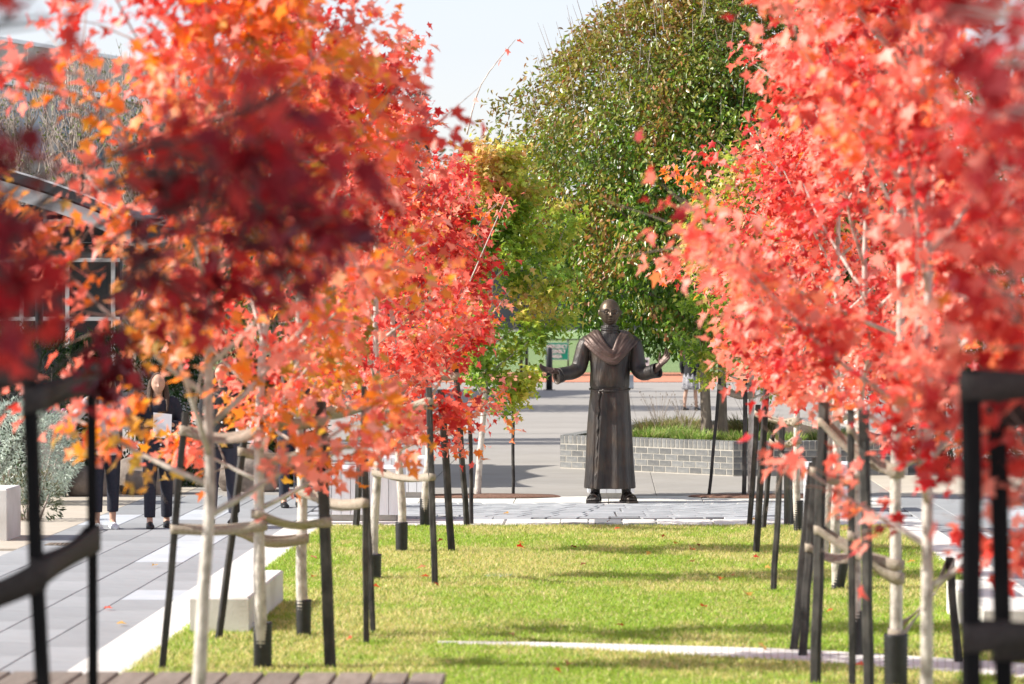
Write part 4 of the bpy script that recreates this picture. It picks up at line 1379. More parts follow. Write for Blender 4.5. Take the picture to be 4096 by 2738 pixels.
# timber bench in the foreground
p = Pt(1782, 2690, 17.1)
bench = root('timber_bench', 'weathered timber slat bench in the left foreground', 'bench', (p.x, 17.1, 0), AXROT)
for i in range(17):
    bb = B()
    chamfer_box(bb, (-0.085 - 0.19 * i, -0.6, 0.40), (0.172, 1.2, 0.042), 0.005)
    bb.build('plank', M['deck'], bench)
for y in (-0.12, -1.08):
    B().box((-1.6, y, 0.335), (3.1, 0.09, 0.085)).build('bearer', M['deck'], bench)
for x in (-0.25, -1.6, -3.0):
    for y in (-0.12, -1.08):
        B().box((x, y, 0.145), (0.09, 0.088, 0.295)).build('leg', M['post'], bench)


def slatted(label, px, py, w_, d_, h_, rz, plinth=True):
    p = G(px, py)
    rt = root('slatted_seat', label, 'slatted seat', (p.x, p.y, 0), rz, 'white slatted cube seats')
    z0 = 0.075
    B().box((0, d_ / 2, z0 / 2 + 0.003), (w_ - 0.06, d_ - 0.06, z0)).build('plinth', M['plinth'], rt)
    B().box((0, d_ / 2, z0 + (h_ - z0) / 2 - 0.01), (w_ - 0.05, d_ - 0.05, h_ - z0 - 0.03)).build('frame', M['slat'], rt)
    for side in range(4):
        L = w_ if side % 2 == 0 else d_
        k = max(2, round(L / 0.105))
        for i in range(k):
            u = -L / 2 + L * (i + 0.5) / k
            sz = L / k - 0.006
            hh_ = h_ - z0 - 0.024
            if side == 0: c, s = (u, 0.011, 0), (sz, 0.022, hh_)
            elif side == 2: c, s = (u, d_ - 0.011, 0), (sz, 0.022, hh_)
            elif side == 1: c, s = (w_ / 2 - 0.011, d_ / 2 + u * (1 - 0.05 / L), 0), (0.022, sz, hh_)
            else: c, s = (-w_ / 2 + 0.011, d_ / 2 + u * (1 - 0.05 / L), 0), (0.022, sz, hh_)
            bb = B(); bb.box((0, 0, 0), s)
            bb.build('slat', M['slat'], rt, (c[0], c[1], z0 + hh_ / 2))
    k = max(2, round(d_ / 0.12))
    for i in range(k):
        bb = B(); chamfer_box(bb, (0, 0, 0), (w_ - 0.002, d_ / k - 0.004, 0.024), 0.004)
        bb.build('top_slat', M['slat'], rt, (0, d_ * (i + 0.5) / k, h_ - 0.012))
    return rt


slatted('white slatted cube seat on a grey plinth, nearest the lawn left of the statue', 1440, 2088, 0.84, 0.85, 0.585, math.radians(-4))
slatted('white slatted cube seat behind the nearer one, left of the statue', 1600, 1994, 0.62, 0.8, 0.5, math.radians(-4))
slatted('white slatted cube seat directly behind the statue', 2445, 1998, 0.57, 0.6, 0.50, math.radians(0))
slatted('white slatted cube seat behind the dark stakes on the right', 3360, 2050, 0.62, 0.8, 0.55, math.radians(3))

# ------------------------------------------------------------------ figures
def head_shape(bb, c, s, yaw=0.0, ears=True, bald=False):
    """c = centre, s = (half width, half depth, half height); face towards -Y"""
    nu, nv = 72, 52
    th = np.linspace(0, 2 * np.pi, nu, endpoint=False)
    ph = np.linspace(0.02, np.pi - 0.02, nv)
    TH, PH = np.meshgrid(th, ph)
    x = np.sin(PH) * np.sin(TH); y = -np.sin(PH) * np.cos(TH); z = np.cos(PH)
    X, Yy, Z = x.copy(), y.copy(), z.copy()
    low = np.clip(-z, 0, 1)
    X *= 1 - 0.2 * low ** 1.6
    X *= 1 + 0.04 * np.exp(-((z - 0.35) / 0.4) ** 2)
    back = np.clip(y, 0, 1)
    Z = np.where(y > 0, Z * (1 - 0.18 * back * low), Z)
    front = np.clip(-y, 0, 1)

    def g(cx, cz, sx, sz): return np.exp(-((x - cx) / sx) ** 2 - ((z - cz) / sz) ** 2) * (front > 0.05) * smooth01(front * 2)
    dy = np.zeros_like(x)
    dy += 0.05 * g(0, 0.2, 0.55, 0.1)                       # brow
    dy -= 0.17 * (g(0.36, 0.04, 0.19, 0.11) + g(-0.36, 0.04, 0.19, 0.11))   # eye sockets
    dy += 0.11 * g(0, 0.02, 0.1, 0.16) + 0.27 * g(0, -0.22, 0.13, 0.12) + 0.10 * (g(0.13, -0.27, 0.08, 0.06) + g(-0.13, -0.27, 0.08, 0.06))
    dy += 0.05 * (g(0.45, -0.15, 0.2, 0.15) + g(-0.45, -0.15, 0.2, 0.15))   # cheek bones
    dy -= 0.05 * (g(0.3, -0.42, 0.1, 0.2) + g(-0.3, -0.42, 0.1, 0.2))
    dy += 0.10 * g(0, -0.49, 0.24, 0.05) + 0.10 * g(0, -0.62, 0.2, 0.05) - 0.07 * g(0, -0.555, 0.26, 0.026)
    dy += 0.11 * g(0, -0.84, 0.24, 0.12)
    Yy = Yy * (1 - 0.06 * front) - dy
    P = np.stack([X * s[0], Yy * s[1], Z * s[2]], -1)
    cy_, sy_ = math.cos(yaw), math.sin(yaw)
    R = np.array([[cy_, -sy_, 0], [sy_, cy_, 0], [0, 0, 1]])
    P = P @ R.T + np.array(c)
    bb.rings([[tuple(q) for q in row] for row in P[::-1]])
    rot = Matrix.Rotation(yaw, 3, 'Z')
    if ears:
        for sg in (-1, 1):
            e = rot @ Vector((sg * s[0] * 0.99, 0.08 * s[1], -0.03 * s[2])) + Vector(c)
            bb.ell(e, (s[0] * 0.17, s[1] * 0.2, s[2] * 0.26), 10, 8, rot @ Matrix.Rotation(sg * 0.35, 3, 'Z'))
    for sg in (-1, 1):
        e = rot @ Vector((sg * s[0] * 0.36, -s[1] * 0.775, 0.05 * s[2])) + Vector(c)
        bb.ell(e, (s[0] * 0.14, s[0] * 0.10, s[0] * 0.075), 10, 8)


def hand_shape(bb, wrist, d, nrm, s, thumb=1, curl=0.5, spread=0.16):
    """d: wrist to fingers, nrm: out of the palm, thumb: side of the thumb"""
    d = Vector(d).normalized()
    nrm = Vector(nrm)
    nrm = (nrm - d * nrm.dot(d)).normalized()
    sd = d.cross(nrm) * thumb
    W = Vector(wrist)
    pl = 0.098 * s
    pr = []
    for u, hw, th in ((0.0, 0.026, 0.021), (0.3, 0.034, 0.018), (0.7, 0.042, 0.015), (1.0, 0.042, 0.012)):
        ring = []
        for k in range(14):
            a = 2 * math.pi * k / 14
            ring.append(W + d * pl * u + sd * math.cos(a) * hw * s + nrm * math.sin(a) * th * s)
        pr.append(ring)
    bb.rings(pr)
    bb.tube([W - d * 0.09 * s, W + d * 0.012 * s], [0.028 * s, 0.027 * s], 12)
    for k, (L, o) in enumerate(((0.074, 0.031), (0.084, 0.0105), (0.078, -0.0105), (0.060, -0.031))):
        base = W + d * pl * 0.93 + sd * o * s
        dr = (d + sd * spread * (o / 0.031)).normalized()
        pts = [base - dr * 0.02 * s, base]
        cu = curl * (0.8 + 0.25 * k / 3)
        a = 0.12
        for f, part in enumerate((0.42, 0.33, 0.25)):
            a += cu * (0.45, 0.5, 0.4)[f]
            pts.append(pts[-1] + (dr * math.cos(a) + nrm * math.sin(a)) * L * part * s)
        bb.tube(pts, [0.0105 * s, 0.0105 * s, 0.0095 * s, 0.0085 * s, 0.0062 * s], 8)
        bb.ell(pts[-1], (0.0064 * s,) * 3, 8, 6)
    tb = W + d * pl * 0.22 + sd * 0.024 * s
    td = (d * 0.62 + sd * 0.75 + nrm * 0.3).normalized()
    t2 = (d * 0.9 + sd * 0.35 + nrm * 0.35).normalized()
    pts = [tb, tb + td * 0.035 * s, tb + td * 0.035 * s + t2 * 0.03 * s, tb + td * 0.035 * s + t2 * 0.056 * s]
    bb.tube(pts, [0.016 * s, 0.0125 * s, 0.0105 * s, 0.007 * s], 9)


# ---- the bronze statue
st = root('bronze_statue', 'bronze statue of a bald robed friar in round spectacles with outspread arms', 'statue', (2439.0 / F * SY - CX / F * SY, SY, 0.012))
Z0 = 0.0
bb = B()
NT = 96
ths = np.linspace(0, 2 * np.pi, NT, endpoint=False)
rows = []
prof = [  # z, a (half width), b (half depth)
    (0.165, 0.302, 0.235), (0.20, 0.302, 0.235), (0.4, 0.287, 0.226), (0.7, 0.272, 0.215), (1.0, 0.258, 0.208), (1.2, 0.245, 0.2), (1.31, 0.234, 0.192),
    (1.345, 0.226, 0.186), (1.375, 0.226, 0.188), (1.40, 0.238, 0.205), (1.47, 0.240, 0.212), (1.6, 0.237, 0.205), (1.75, 0.243, 0.196), (1.86, 0.265, 0.185), (1.93, 0.268, 0.165), (1.985, 0.225, 0.138), (2.02, 0.15, 0.112), (2.05, 0.1, 0.098)]
pz = np.array([p[0] for p in prof]); pa = np.array([p[1] for p in prof]); pb_ = np.array([p[2] for p in prof])
for z in np.concatenate([np.linspace(0.165, 1.34, 48), np.linspace(1.35, 2.05, 30)]):
    a, c = np.interp(z, pz, pa), np.interp(z, pz, pb_)
    if z < 1.36:
        dn = (1.36 - z) / 1.2
        amp = 0.007 + 0.024 * dn ** 0.8
        q3 = np.stack([np.cos(ths) * 3.9 + 11, np.sin(ths) * 3.9 + 7, np.full(NT, 0.5 * z)], 1)
        q4 = np.stack([np.cos(ths) * 8.5 + 3, np.sin(ths) * 8.5 + 5, np.full(NT, 0.8 * z)], 1)
        f = 1.25 * (1 - np.abs(2 * vnoise(q3, 5) - 1)) + 0.55 * (1 - np.abs(2 * vnoise(q4, 6) - 1))
        front = np.maximum(-np.sin(ths), 0)
        for cx_, w_, dp in ((-0.075 - 0.02 * dn, 0.03, 1.1), (0.055 + 0.015 * dn, 0.035, 0.8), (0.15, 0.03, 0.7)):
            f = f + dp * np.exp(-((np.cos(ths) - cx_ / 0.26) / (w_ / 0.26)) ** 2) * front
        f = f - 0.6
        off = amp * (f - 0.5)
        sq = 1.0
    else:
        off = 0.004 * np.sin(5 * ths + 9 * z) + 0.003 * np.sin(11 * ths - 14 * z)
    e = 0.82      # slightly boxy cross-section
    cx_ = np.sign(np.cos(ths)) * np.abs(np.cos(ths)) ** e
    sy_ = np.sign(np.sin(ths)) * np.abs(np.sin(ths)) ** e
    rows.append([((a + o_) * p, (c + o_) * q, z) for p, q, o_ in zip(cx_, sy_, off)])
bb.rings(rows)
# shoulders and sleeves
bb.tube(catmull([(-0.20, 0, 1.93), (-0.285, -0.01, 1.89), (-0.335, -0.03, 1.76), (-0.375, -0.05, 1.62), (-0.45, -0.11, 1.565), (-0.54, -0.17, 1.55), (-0.615, -0.225, 1.535)], 4),
        np.interp(np.linspace(0, 1, 25), [0, 0.16, 0.33, 0.5, 0.66, 0.83, 1], [0.10, 0.108, 0.097, 0.096, 0.088, 0.083, 0.088]).tolist(), 20)
bb.tube(catmull([(0.20, 0, 1.93), (0.285, -0.01, 1.89), (0.325, -0.03, 1.74), (0.345, -0.06, 1.61), (0.40, -0.13, 1.555), (0.47, -0.2, 1.565), (0.535, -0.27, 1.59)], 4),
        np.interp(np.linspace(0, 1, 25), [0, 0.16, 0.33, 0.5, 0.66, 0.83, 1], [0.10, 0.108, 0.097, 0.098, 0.09, 0.083, 0.088]).tolist(), 20)
# neck, high collar, head
bb.tube([(0, 0.0, 1.98), (0, -0.005, 2.08), (0, -0.01, 2.2)], [0.085, 0.075, 0.078], 20)
for z, r in ((2.055, 0.094), (2.085, 0.097), (2.112, 0.096)):
    bb.tube([(r * math.cos(t), r * 0.96 * math.sin(t) - 0.003, z + 0.012 * math.sin(t)) for t in np.linspace(0, 2 * np.pi, 24, endpoint=False)], 0.015, 8, closed=True)
# ankles and feet
for sx, yaw in ((-0.185, -0.22), (0.215, 0.3)):
    rot = Matrix.Rotation(yaw, 3, 'Z')
    o = Vector((sx * 0.93, 0.0, 0))
    bb.tube([o + Vector((0, 0.02, 0.40)), o + Vector((0, 0.02, 0.2)), o + Vector((0, 0.02, 0.10))], [0.075, 0.058, 0.056], 14)
    R_ = []
    for u, hw, zt in ((0.10, 0.035, 0.05), (0.06, 0.052, 0.10), (0.0, 0.056, 0.125), (-0.08, 0.058, 0.105), (-0.16, 0.066, 0.075), (-0.21, 0.066, 0.058), (-0.235, 0.055, 0.048)):
        R_.append([o + rot @ Vector((hw * math.cos(t), u, 0.028 + (zt - 0.028) * max(math.sin(t), 0) + 0.01 * min(math.sin(t), 0))) for t in np.linspace(0, 2 * np.pi, 16, endpoint=False)])
    bb.rings(R_[::-1])
    for k in range(5):
        big = (0.026, 0.019, 0.018, 0.017, 0.015)[k]
        q = (k - 2) * 0.026 * (1 if sx < 0 else -1)
        tipy = -0.262 + 0.011 * k
        bb.tube([o + rot @ Vector((-q, -0.2, 0.042)), o + rot @ Vector((-q, tipy + 0.02, 0.045)), o + rot @ Vector((-q, tipy, 0.034))], [big * 0.85, big * 0.9, big * 0.7], 8)
body = bb.fused('body', 0.0065, 2, M['bronze'], st)

hb = B()
HC = (0.0, -0.018, 2.287)
head_shape(hb, HC, (0.124, 0.15, 0.163), yaw=0.06)
hb.tube([(0, 0.0, 2.06), (0, -0.01, 2.2)], [0.07, 0.07], 16)
hd = hb.fused('head', 0.0052, 2, M['bronze_skin'], st)
gb = B()
for sg in (-1, 1):
    cx_ = sg * 0.047 + 0.008
    gb.tube([(cx_ + 0.034 * math.cos(t), -0.163 + 0.10 * abs(cx_) - 0.004 * math.cos(t) * sg, 2.293 + 0.031 * math.sin(t)) for t in np.linspace(0, 2 * np.pi, 22, endpoint=False)], 0.0042, 6, closed=True)
    gb.tube([(cx_ + sg * 0.034, -0.157, 2.30), (sg * 0.118 + 0.006, -0.10, 2.305), (sg * 0.13, 0.0, 2.30)], 0.0042, 6)
gb.tube([(-0.006, -0.164, 2.30), (0.008, -0.172, 2.305), (0.022, -0.164, 2.30)], 0.0042, 6)
gb.build('spectacles', M['bronze'], st)

# draped cowl
cb = B()
outer = [(-0.335, 0.03, 1.945), (-0.285, -0.115, 1.90), (-0.17, -0.205, 1.79), (-0.04, -0.243, 1.705), (0.06, -0.248, 1.685), (0.14, -0.235, 1.745), (0.235, -0.175, 1.85), (0.315, -0.07, 1.93), (0.34, 0.05, 1.94), (0.2, 0.16, 1.90), (0, 0.19, 1.86), (-0.2, 0.16, 1.90)]
inner = [(-0.15, 0.02, 2.055), (-0.135, -0.085, 2.02), (-0.085, -0.165, 1.93), (-0.01, -0.215, 1.84), (0.035, -0.225, 1.815), (0.06, -0.215, 1.85), (0.10, -0.17, 1.96), (0.14, -0.08, 2.03), (0.155, 0.02, 2.05), (0.11, 0.11, 2.04), (0, 0.125, 2.02), (-0.11, 0.11, 2.04)]
NS = 6
for k in range(NS):
    u = k / (NS - 1)
    pts = [Vector(a_) * u + Vector(b_) * (1 - u) for a_, b_ in zip(outer, inner)]
    pts = [p + Vector((0, -0.012 * math.sin(math.pi * u), 0.016 * math.sin(math.pi * u))) for p in pts]
    pts = catmull(pts, 5, closed=True)
    rad = [0.027 + 0.006 * math.sin(i * 0.31 + k * 1.7) for i in range(len(pts))]
    cb.tube(pts, rad, 10, closed=True)
cb.fused('cowl', 0.0075, 2, M['bronze_brown'], st)

# belt cord, panel edges
lb = B()
lb.tube([((0.235 + 0.004) * math.cos(t), 0.2 * math.sin(t), 1.362 + (-0.022 * math.sin(-t) if math.sin(t) < 0 else 0)) for t in np.linspace(0, 2 * np.pi, 48, endpoint=False)], 0.014, 8, closed=True)
lb.build('belt', M['bronze'], st)
eb = B()
pts = []
for i in range(40):
    z = 1.34 - 1.16 * i / 39
    a, c = np.interp(z, pz, pa), np.interp(z, pz, pb_)
    x = -0.135 - 0.03 * (1.34 - z) + 0.007 * math.sin(i * 1.05) + 0.004 * math.sin(i * 2.7)
    y = -c * (max(1 - (abs(x) / a) ** (2 / 0.82), 0.02)) ** 0.41 - 0.014 - 0.006 * math.sin(i * 0.9 + 1)
    pts.append((x, y, z))
eb.tube(pts, [0.013 + 0.005 * math.sin(i * 1.7) for i in range(40)], 8)
pts2 = [(p[0] + 0.022, p[1] + 0.004, p[2]) for p in pts[4:]]
eb.tube(pts2, 0.009, 6)
eb.build('robe_edge', M['bronze'], st)

# sleeve cuffs (open) and hands
for nm, wc, dr, drop in (('a', (-0.595, -0.21, 1.538), (-0.80, -0.5, -0.10), 0.018), ('b', (0.52, -0.255, 1.584), (0.62, -0.62, 0.28), 0.012)):
    d = Vector(dr).normalized()
    up = Vector((0, 0, 1))
    s = d.cross(up).normalized()
    up = s.cross(d).normalized()
    R_ = []
    for u, r in ((-0.03, 0.08), (0.02, 0.088), (0.055, 0.094), (0.062, 0.094), (0.06, 0.08), (0.03, 0.072), (-0.005, 0.066), (-0.01, 0.02)):
        cen = Vector(wc) + d * u - up * drop * (1 + 10 * max(u, 0)) * 0.6
        R_.append([cen + s * r * 0.88 * math.cos(t) + up * r * math.sin(t) for t in np.linspace(0, 2 * np.pi, 24, endpoint=False)])
    k_ = B(); k_.rings(R_, cap=False)
    k_.build('sleeve_cuff', M['bronze'], st)
hb = B()
hand_shape(hb, (-0.672, -0.262, 1.588), (-0.88, -0.36, 0.12), (0.10, -0.62, 0.78), 1.28, thumb=-1, curl=0.42, spread=0.2)
hb.tube([(-0.54, -0.19, 1.57), (-0.67, -0.26, 1.587)], [0.04, 0.034], 12)
hb.fused('hand', 0.0052, 1, M['bronze_brown'], st)
hb = B()
hand_shape(hb, (0.592, -0.31, 1.655), (0.66, -0.30, 0.80), (-0.45, -0.75, 0.42), 1.28, thumb=-1, curl=0.42, spread=0.3)
hb.tube([(0.49, -0.23, 1.585), (0.592, -0.31, 1.655)], [0.04, 0.034], 12)
hb.fused('hand', 0.0052, 1, M['bronze_brown'], st)
for sx, yaw in ((-0.185, -0.22), (0.215, 0.3)):
    sb = B()
    rot = Matrix.Rotation(yaw, 3, 'Z')
    o = Vector((sx * 0.93, 0, 0))
    pl = [o + rot @ Vector(p_ + (0,)) for p_ in ((-0.05, 0.11), (0.05, 0.11), (0.062, -0.02), (0.078, -0.18), (0.06, -0.27), (-0.06, -0.275), (-0.08, -0.18), (-0.062, -0.02))]
    sb.prism([(q.x, q.y) for q in pl], -0.008, 0.02)
    for y_, zt in ((-0.165, 0.083), (-0.03, 0.125)):
        sb.tube([o + rot @ Vector((0.073 * math.cos(t), y_, 0.015 + zt * math.sin(t))) for t in np.linspace(0, np.pi, 11)], 0.011, 6)
    sb.build('sandal', M['bronze'], st)


# ---- people on the walk
def person(label, X, Y, h=1.66, face=0.0, top='navy', legs='navystripe', shoe='shoe_black', hair='hair', longhair=True, skirt=False, arms='down', stride=0.08, hold=None, cuffskin=False):
    k = h / 1.7
    rt = root('person', label, 'person', (X, Y, 0.004), face, 'people beyond the maples')
    V = lambda x, y, z: Vector((x, y, z)) * k
    fl, frr = -stride, stride
    # skin: one continuous surface under the clothes
    b_ = B()
    b_.tube([V(0, 0.0, 0.86), V(0, 0.01, 1.1), V(0, 0.01, 1.32), V(0, 0.005, 1.43), V(0, -0.005, 1.52)], [0.09 * k, 0.085 * k, 0.095 * k, 0.052 * k, 0.05 * k], 14)
    head_shape(b_, V(0, -0.012, 1.585), (0.075 * k, 0.095 * k, 0.115 * k))
    ank = {}
    for sg, yy in ((-1, fl), (1, frr)):
        hip, kn, an = V(sg * 0.085, 0, 0.86), V(sg * 0.095, yy * 0.5 - 0.02, 0.48), V(sg * 0.10, yy, 0.085)
        ank[sg] = an
        b_.tube([hip, kn, (kn + an) * 0.5 + V(0, 0.015, 0.04), an], [0.07 * k, 0.046 * k, 0.047 * k, 0.034 * k], 12)
        b_.tube([an, an + V(0, -0.05, -0.05), an + V(0, -0.13, -0.06)], [0.035 * k, 0.035 * k, 0.028 * k], 10)
    AR = {}
    for sg in (-1, 1):
        sh = V(sg * 0.17, 0.01, 1.38)
        mode = arms if isinstance(arms, str) else arms[0 if sg < 0 else 1]
        if mode == 'down': el, wr, d_ = V(sg * 0.225, 0.03, 1.11), V(sg * 0.235, -0.05, 0.88), (sg * 0.05, -0.25, -1)
        elif mode == 'bent': el, wr, d_ = V(sg * 0.27, 0.03, 1.13), V(sg * 0.13, -0.20, 1.14), (-sg * 0.7, -0.6, 0.1)
        elif mode == 'up': el, wr, d_ = V(sg * 0.34, -0.02, 1.20), V(sg * 0.19, -0.10, 1.42), (-sg * 0.7, -0.2, 0.6)
        else: el, wr, d_ = V(sg * 0.25, -0.06, 1.12), V(sg * 0.22, -0.26, 1.06), (0, -1, -0.1)
        AR[sg] = (sh, el, wr)
        b_.tube([sh, el, wr], [0.045 * k, 0.037 * k, 0.027 * k], 10)
        hand_shape(b_, wr, d_, (-sg, -0.1, 0.1) if mode == 'down' else (0, 0.2, 1), 0.95 * k, thumb=1 if sg < 0 else -1, curl=0.7, spread=0.1)
    b_.fused('body', 0.009, 1, M['skin'], rt)
    # jacket / jumper
    j = B()
    R_ = []
    for z, a, c in ((0.80, 0.172, 0.125), (0.9, 0.17, 0.125), (1.05, 0.155, 0.118), (1.2, 0.172, 0.125), (1.33, 0.19, 0.12), (1.40, 0.15, 0.10), (1.445, 0.075, 0.07)):
        R_.append([V(a * math.cos(t) * (1 + 0.03 * math.sin(5 * t + 9 * z)), c * math.sin(t) + 0.008, z) for t in np.linspace(0, 2 * np.pi, 24, endpoint=False)])
    j.rings(R_)
    for sg in (-1, 1):
        sh, el, wr = AR[sg]
        e2 = el + (wr - el) * 0.93
        j.tube(catmull([V(sg * 0.10, 0.01, 1.37), sh, (sh + el) * 0.5, el, (el + e2) * 0.5, e2], 3), np.interp(np.linspace(0, 1, 16), [0, 0.2, 0.5, 0.7, 1], [0.07 * k, 0.068 * k, 0.06 * k, 0.058 * k, 0.046 * k]).tolist(), 12)
    j.fused('jumper' if top == 'greycloth' else 'jacket', 0.011, 2, M[top], rt)
    if skirt:
        s_ = B()
        R_ = []
        for z, a, c in ((0.93, 0.15, 0.115), (0.8, 0.19, 0.14), (0.62, 0.205, 0.155), (0.5, 0.215, 0.17)):
            R_.append([V((a + 0.012 * math.sin(9 * t)) * math.cos(t), (c + 0.012 * math.sin(9 * t)) * math.sin(t), z) for t in np.linspace(0, 2 * np.pi, 40, endpoint=False)])
        s_.rings(R_[::-1])
        s_.build('skirt', M['skirt'], rt)
    else:
        t_ = B()
        t_.ell(V(0, 0, 0.88), (0.168 * k, 0.122 * k, 0.12 * k), 20, 12)
        for sg, yy in ((-1, fl), (1, frr)):
            a = ank[sg]
            e = a + V(0, 0.0, 0.03 if not cuffskin else 0.10)
            t_.tube(catmull([V(sg * 0.085, 0, 0.88), V(sg * 0.09, yy * 0.2, 0.68), V(sg * 0.095, yy * 0.5 - 0.02, 0.48), (V(sg * 0.095, yy * 0.5 - 0.02, 0.48) + e) * 0.5, e], 4),
                    np.interp(np.linspace(0, 1, 17), [0, 0.25, 0.5, 0.75, 1], [0.092 * k, 0.086 * k, 0.07 * k, 0.066 * k, 0.062 * k]).tolist(), 16)
        t_.fused('trousers', 0.010, 2, M[legs], rt)
    for sg in (-1, 1):
        a = ank[sg]
        f_ = B()
        R_ = []
        for u, hw, zt in ((0.065, 0.028, 0.05), (0.045, 0.038, 0.085), (-0.01, 0.040, 0.09), (-0.07, 0.042, 0.07), (-0.13, 0.047, 0.052), (-0.175, 0.042, 0.042), (-0.2, 0.024, 0.032)):
            R_.append([Vector((a.x, a.y, 0)) + V(hw * math.cos(t), u, 0.018 + (zt - 0.018) * max(math.sin(t), 0) + 0.018 * min(math.sin(t), 0)) for t in np.linspace(0, 2 * np.pi, 16, endpoint=False)])
        f_.rings(R_[::-1])
        sh_ = f_.build('shoe', M[shoe], rt)
        s2 = B()
        s2.rings([[Vector((a.x, a.y, 0)) + V(0.046 * math.cos(t) * (1 if math.sin(t) < 0.2 else 0.8), -0.065 + 0.14 * math.sin(t), z) for t in np.linspace(0, 2 * np.pi, 18, endpoint=False)] for z in (0.0, 0.022)])
        s2.build('sole', M['shoe_white' if shoe == 'shoe_white' else 'shoe_black'], sh_)
    hr = B()
    hr.ell(V(0, 0.022, 1.615), (0.084 * k, 0.098 * k, 0.103 * k), 20, 14)
    if longhair:
        for q in (-0.05, 0.0, 0.05):
            hr.tube(catmull([V(q, 0.07, 1.62), V(q * 1.3, 0.115, 1.5), V(q * 1.5, 0.12, 1.36), V(q * 1.4, 0.125, 1.24)], 4), np.interp(np.linspace(0, 1, 13), [0, 0.3, 0.7, 1], [0.05 * k, 0.055 * k, 0.045 * k, 0.015 * k]).tolist(), 10)
        for sg in (-1, 1):
            hr.tube(catmull([V(sg * 0.07, 0.0, 1.63), V(sg * 0.088, -0.005, 1.53), V(sg * 0.095, -0.06, 1.40), V(sg * 0.09, -0.11, 1.28)], 4), np.interp(np.linspace(0, 1, 13), [0, 0.5, 1], [0.03 * k, 0.032 * k, 0.012 * k]).tolist(), 8)
    hr.fused('hair', 0.009, 1, M[hair], rt)
    if top == 'navy' or top == 'blackcloth':
        bt = B()
        for z in (0.92, 1.0, 1.08, 1.16):
            bt.ell(V(0.02, -0.128 - 0.006, z), (0.012 * k, 0.006 * k, 0.012 * k), 8, 6)
        q = bt.build('buttons', M['signwhite'], rt)
    if hold:
        q = B()
        x, y, z = hold[:3]
        q.add([V(x - 0.1, y, z - 0.13), V(x + 0.1, y - 0.03, z - 0.15), V(x + 0.11, y - 0.02, z + 0.12), V(x - 0.09, y + 0.01, z + 0.14), V(x - 0.1, y + 0.004, z - 0.13), V(x + 0.1, y - 0.026, z - 0.15), V(x + 0.11, y - 0.016, z + 0.12), V(x - 0.09, y + 0.014, z + 0.14)], [(0, 1, 2, 3), (7, 6, 5, 4), (0, 4, 5, 1), (1, 5, 6, 2), (2, 6, 7, 3), (3, 7, 4, 0)])
        o = q.build('paper_sheet', M['paper'], None)
        o.matrix_world = Matrix.Translation((X, Y, 0.004)) @ Matrix.Rotation(face, 4, 'Z')
        tag(o, hold[3], 'sheet of paper')
    return rt


p = G(418, 2118)
person('person in a grey fleece, dark rolled trousers and white sneakers, one arm raised', p.x, p.y, 1.66, math.radians(18), 'greycloth', 'navy', 'shoe_white', arms=('up', 'bent'), stride=0.06, cuffskin=True, hold=None)
p = G(632, 2112)
person('person in dark uniform and black shoes holding a sheet of paper', p.x, p.y, 1.64, math.radians(10), 'navy', 'navy', 'shoe_black', arms=('bent', 'bent'), stride=0.10, hold=(0.02, -0.30, 1.14, 'white sheet of paper held by the person in black shoes'))
p = G(890, 2098)
person('person in a black buttoned jacket and pinstriped trousers striding behind the white trunk', p.x, p.y, 1.74, math.radians(-6), 'blackcloth', 'navystripe', 'shoe_black', arms=('down', 'fwd'), stride=0.13, hold=(0.30, -0.34, 1.02, 'white sheet of paper held low by the striding person'))
p = G(1165, 2030)
person('person in navy clothes farther back, hidden by red leaves and stakes', p.x, p.y, 1.66, math.radians(12), 'navy', 'navy', 'shoe_black', arms='bent', stride=0.07)
p = G(2762, 1642)
person('person in a patterned skirt and black coat far behind the planter', p.x, p.y, 1.64, math.radians(150), 'blackcloth', 'navy', 'shoe_black', skirt=True, arms=('down', 'down'), stride=0.12)

# ------------------------------------------------------------------ fence, sign, bollards
FY = 117.0
fence = root('chain_link_fence', 'black chain-link fence along the red running track', 'fence', (2.0, FY, 0))
FH = 1.33
for i in range(-5, 6):
    B().tube([(i * 2.6, 0, -0.06), (i * 2.6, 0, FH + 0.03)], 0.03, 10).build('post', M['wire'], fence)
B().tube([(-13, 0, FH), (13, 0, FH)], 0.024, 8).build('rail', M['wire'], fence)
B().tube([(-13, 0, 0.06), (13, 0, 0.06)], 0.024, 8).build('rail', M['wire'], fence)
for x in (-1.12, -0.93):
    B().tube([(x - 0.55, 0.06, -0.06), (x - 0.55, 0.06, FH + 0.1)], 0.06, 12).build('gate_post', M['wire'], fence)
wb = B()
wt = 0.0042
step = 0.085
for sgn in (-1, 1):
    x = -13 - FH
    while x < 13:
        xa, xb = (x, x + FH) if sgn > 0 else (x + FH, x)
        a, c = Vector((xa, 0.003 * sgn, 0.05)), Vector((xb, 0.003 * sgn, FH))
        wb.tube([a, c], wt, 3, cap=False)
        x += step
wo_ = wb.build('wire_mesh', M['wire'], fence)
wo_['kind'] = 'stuff'

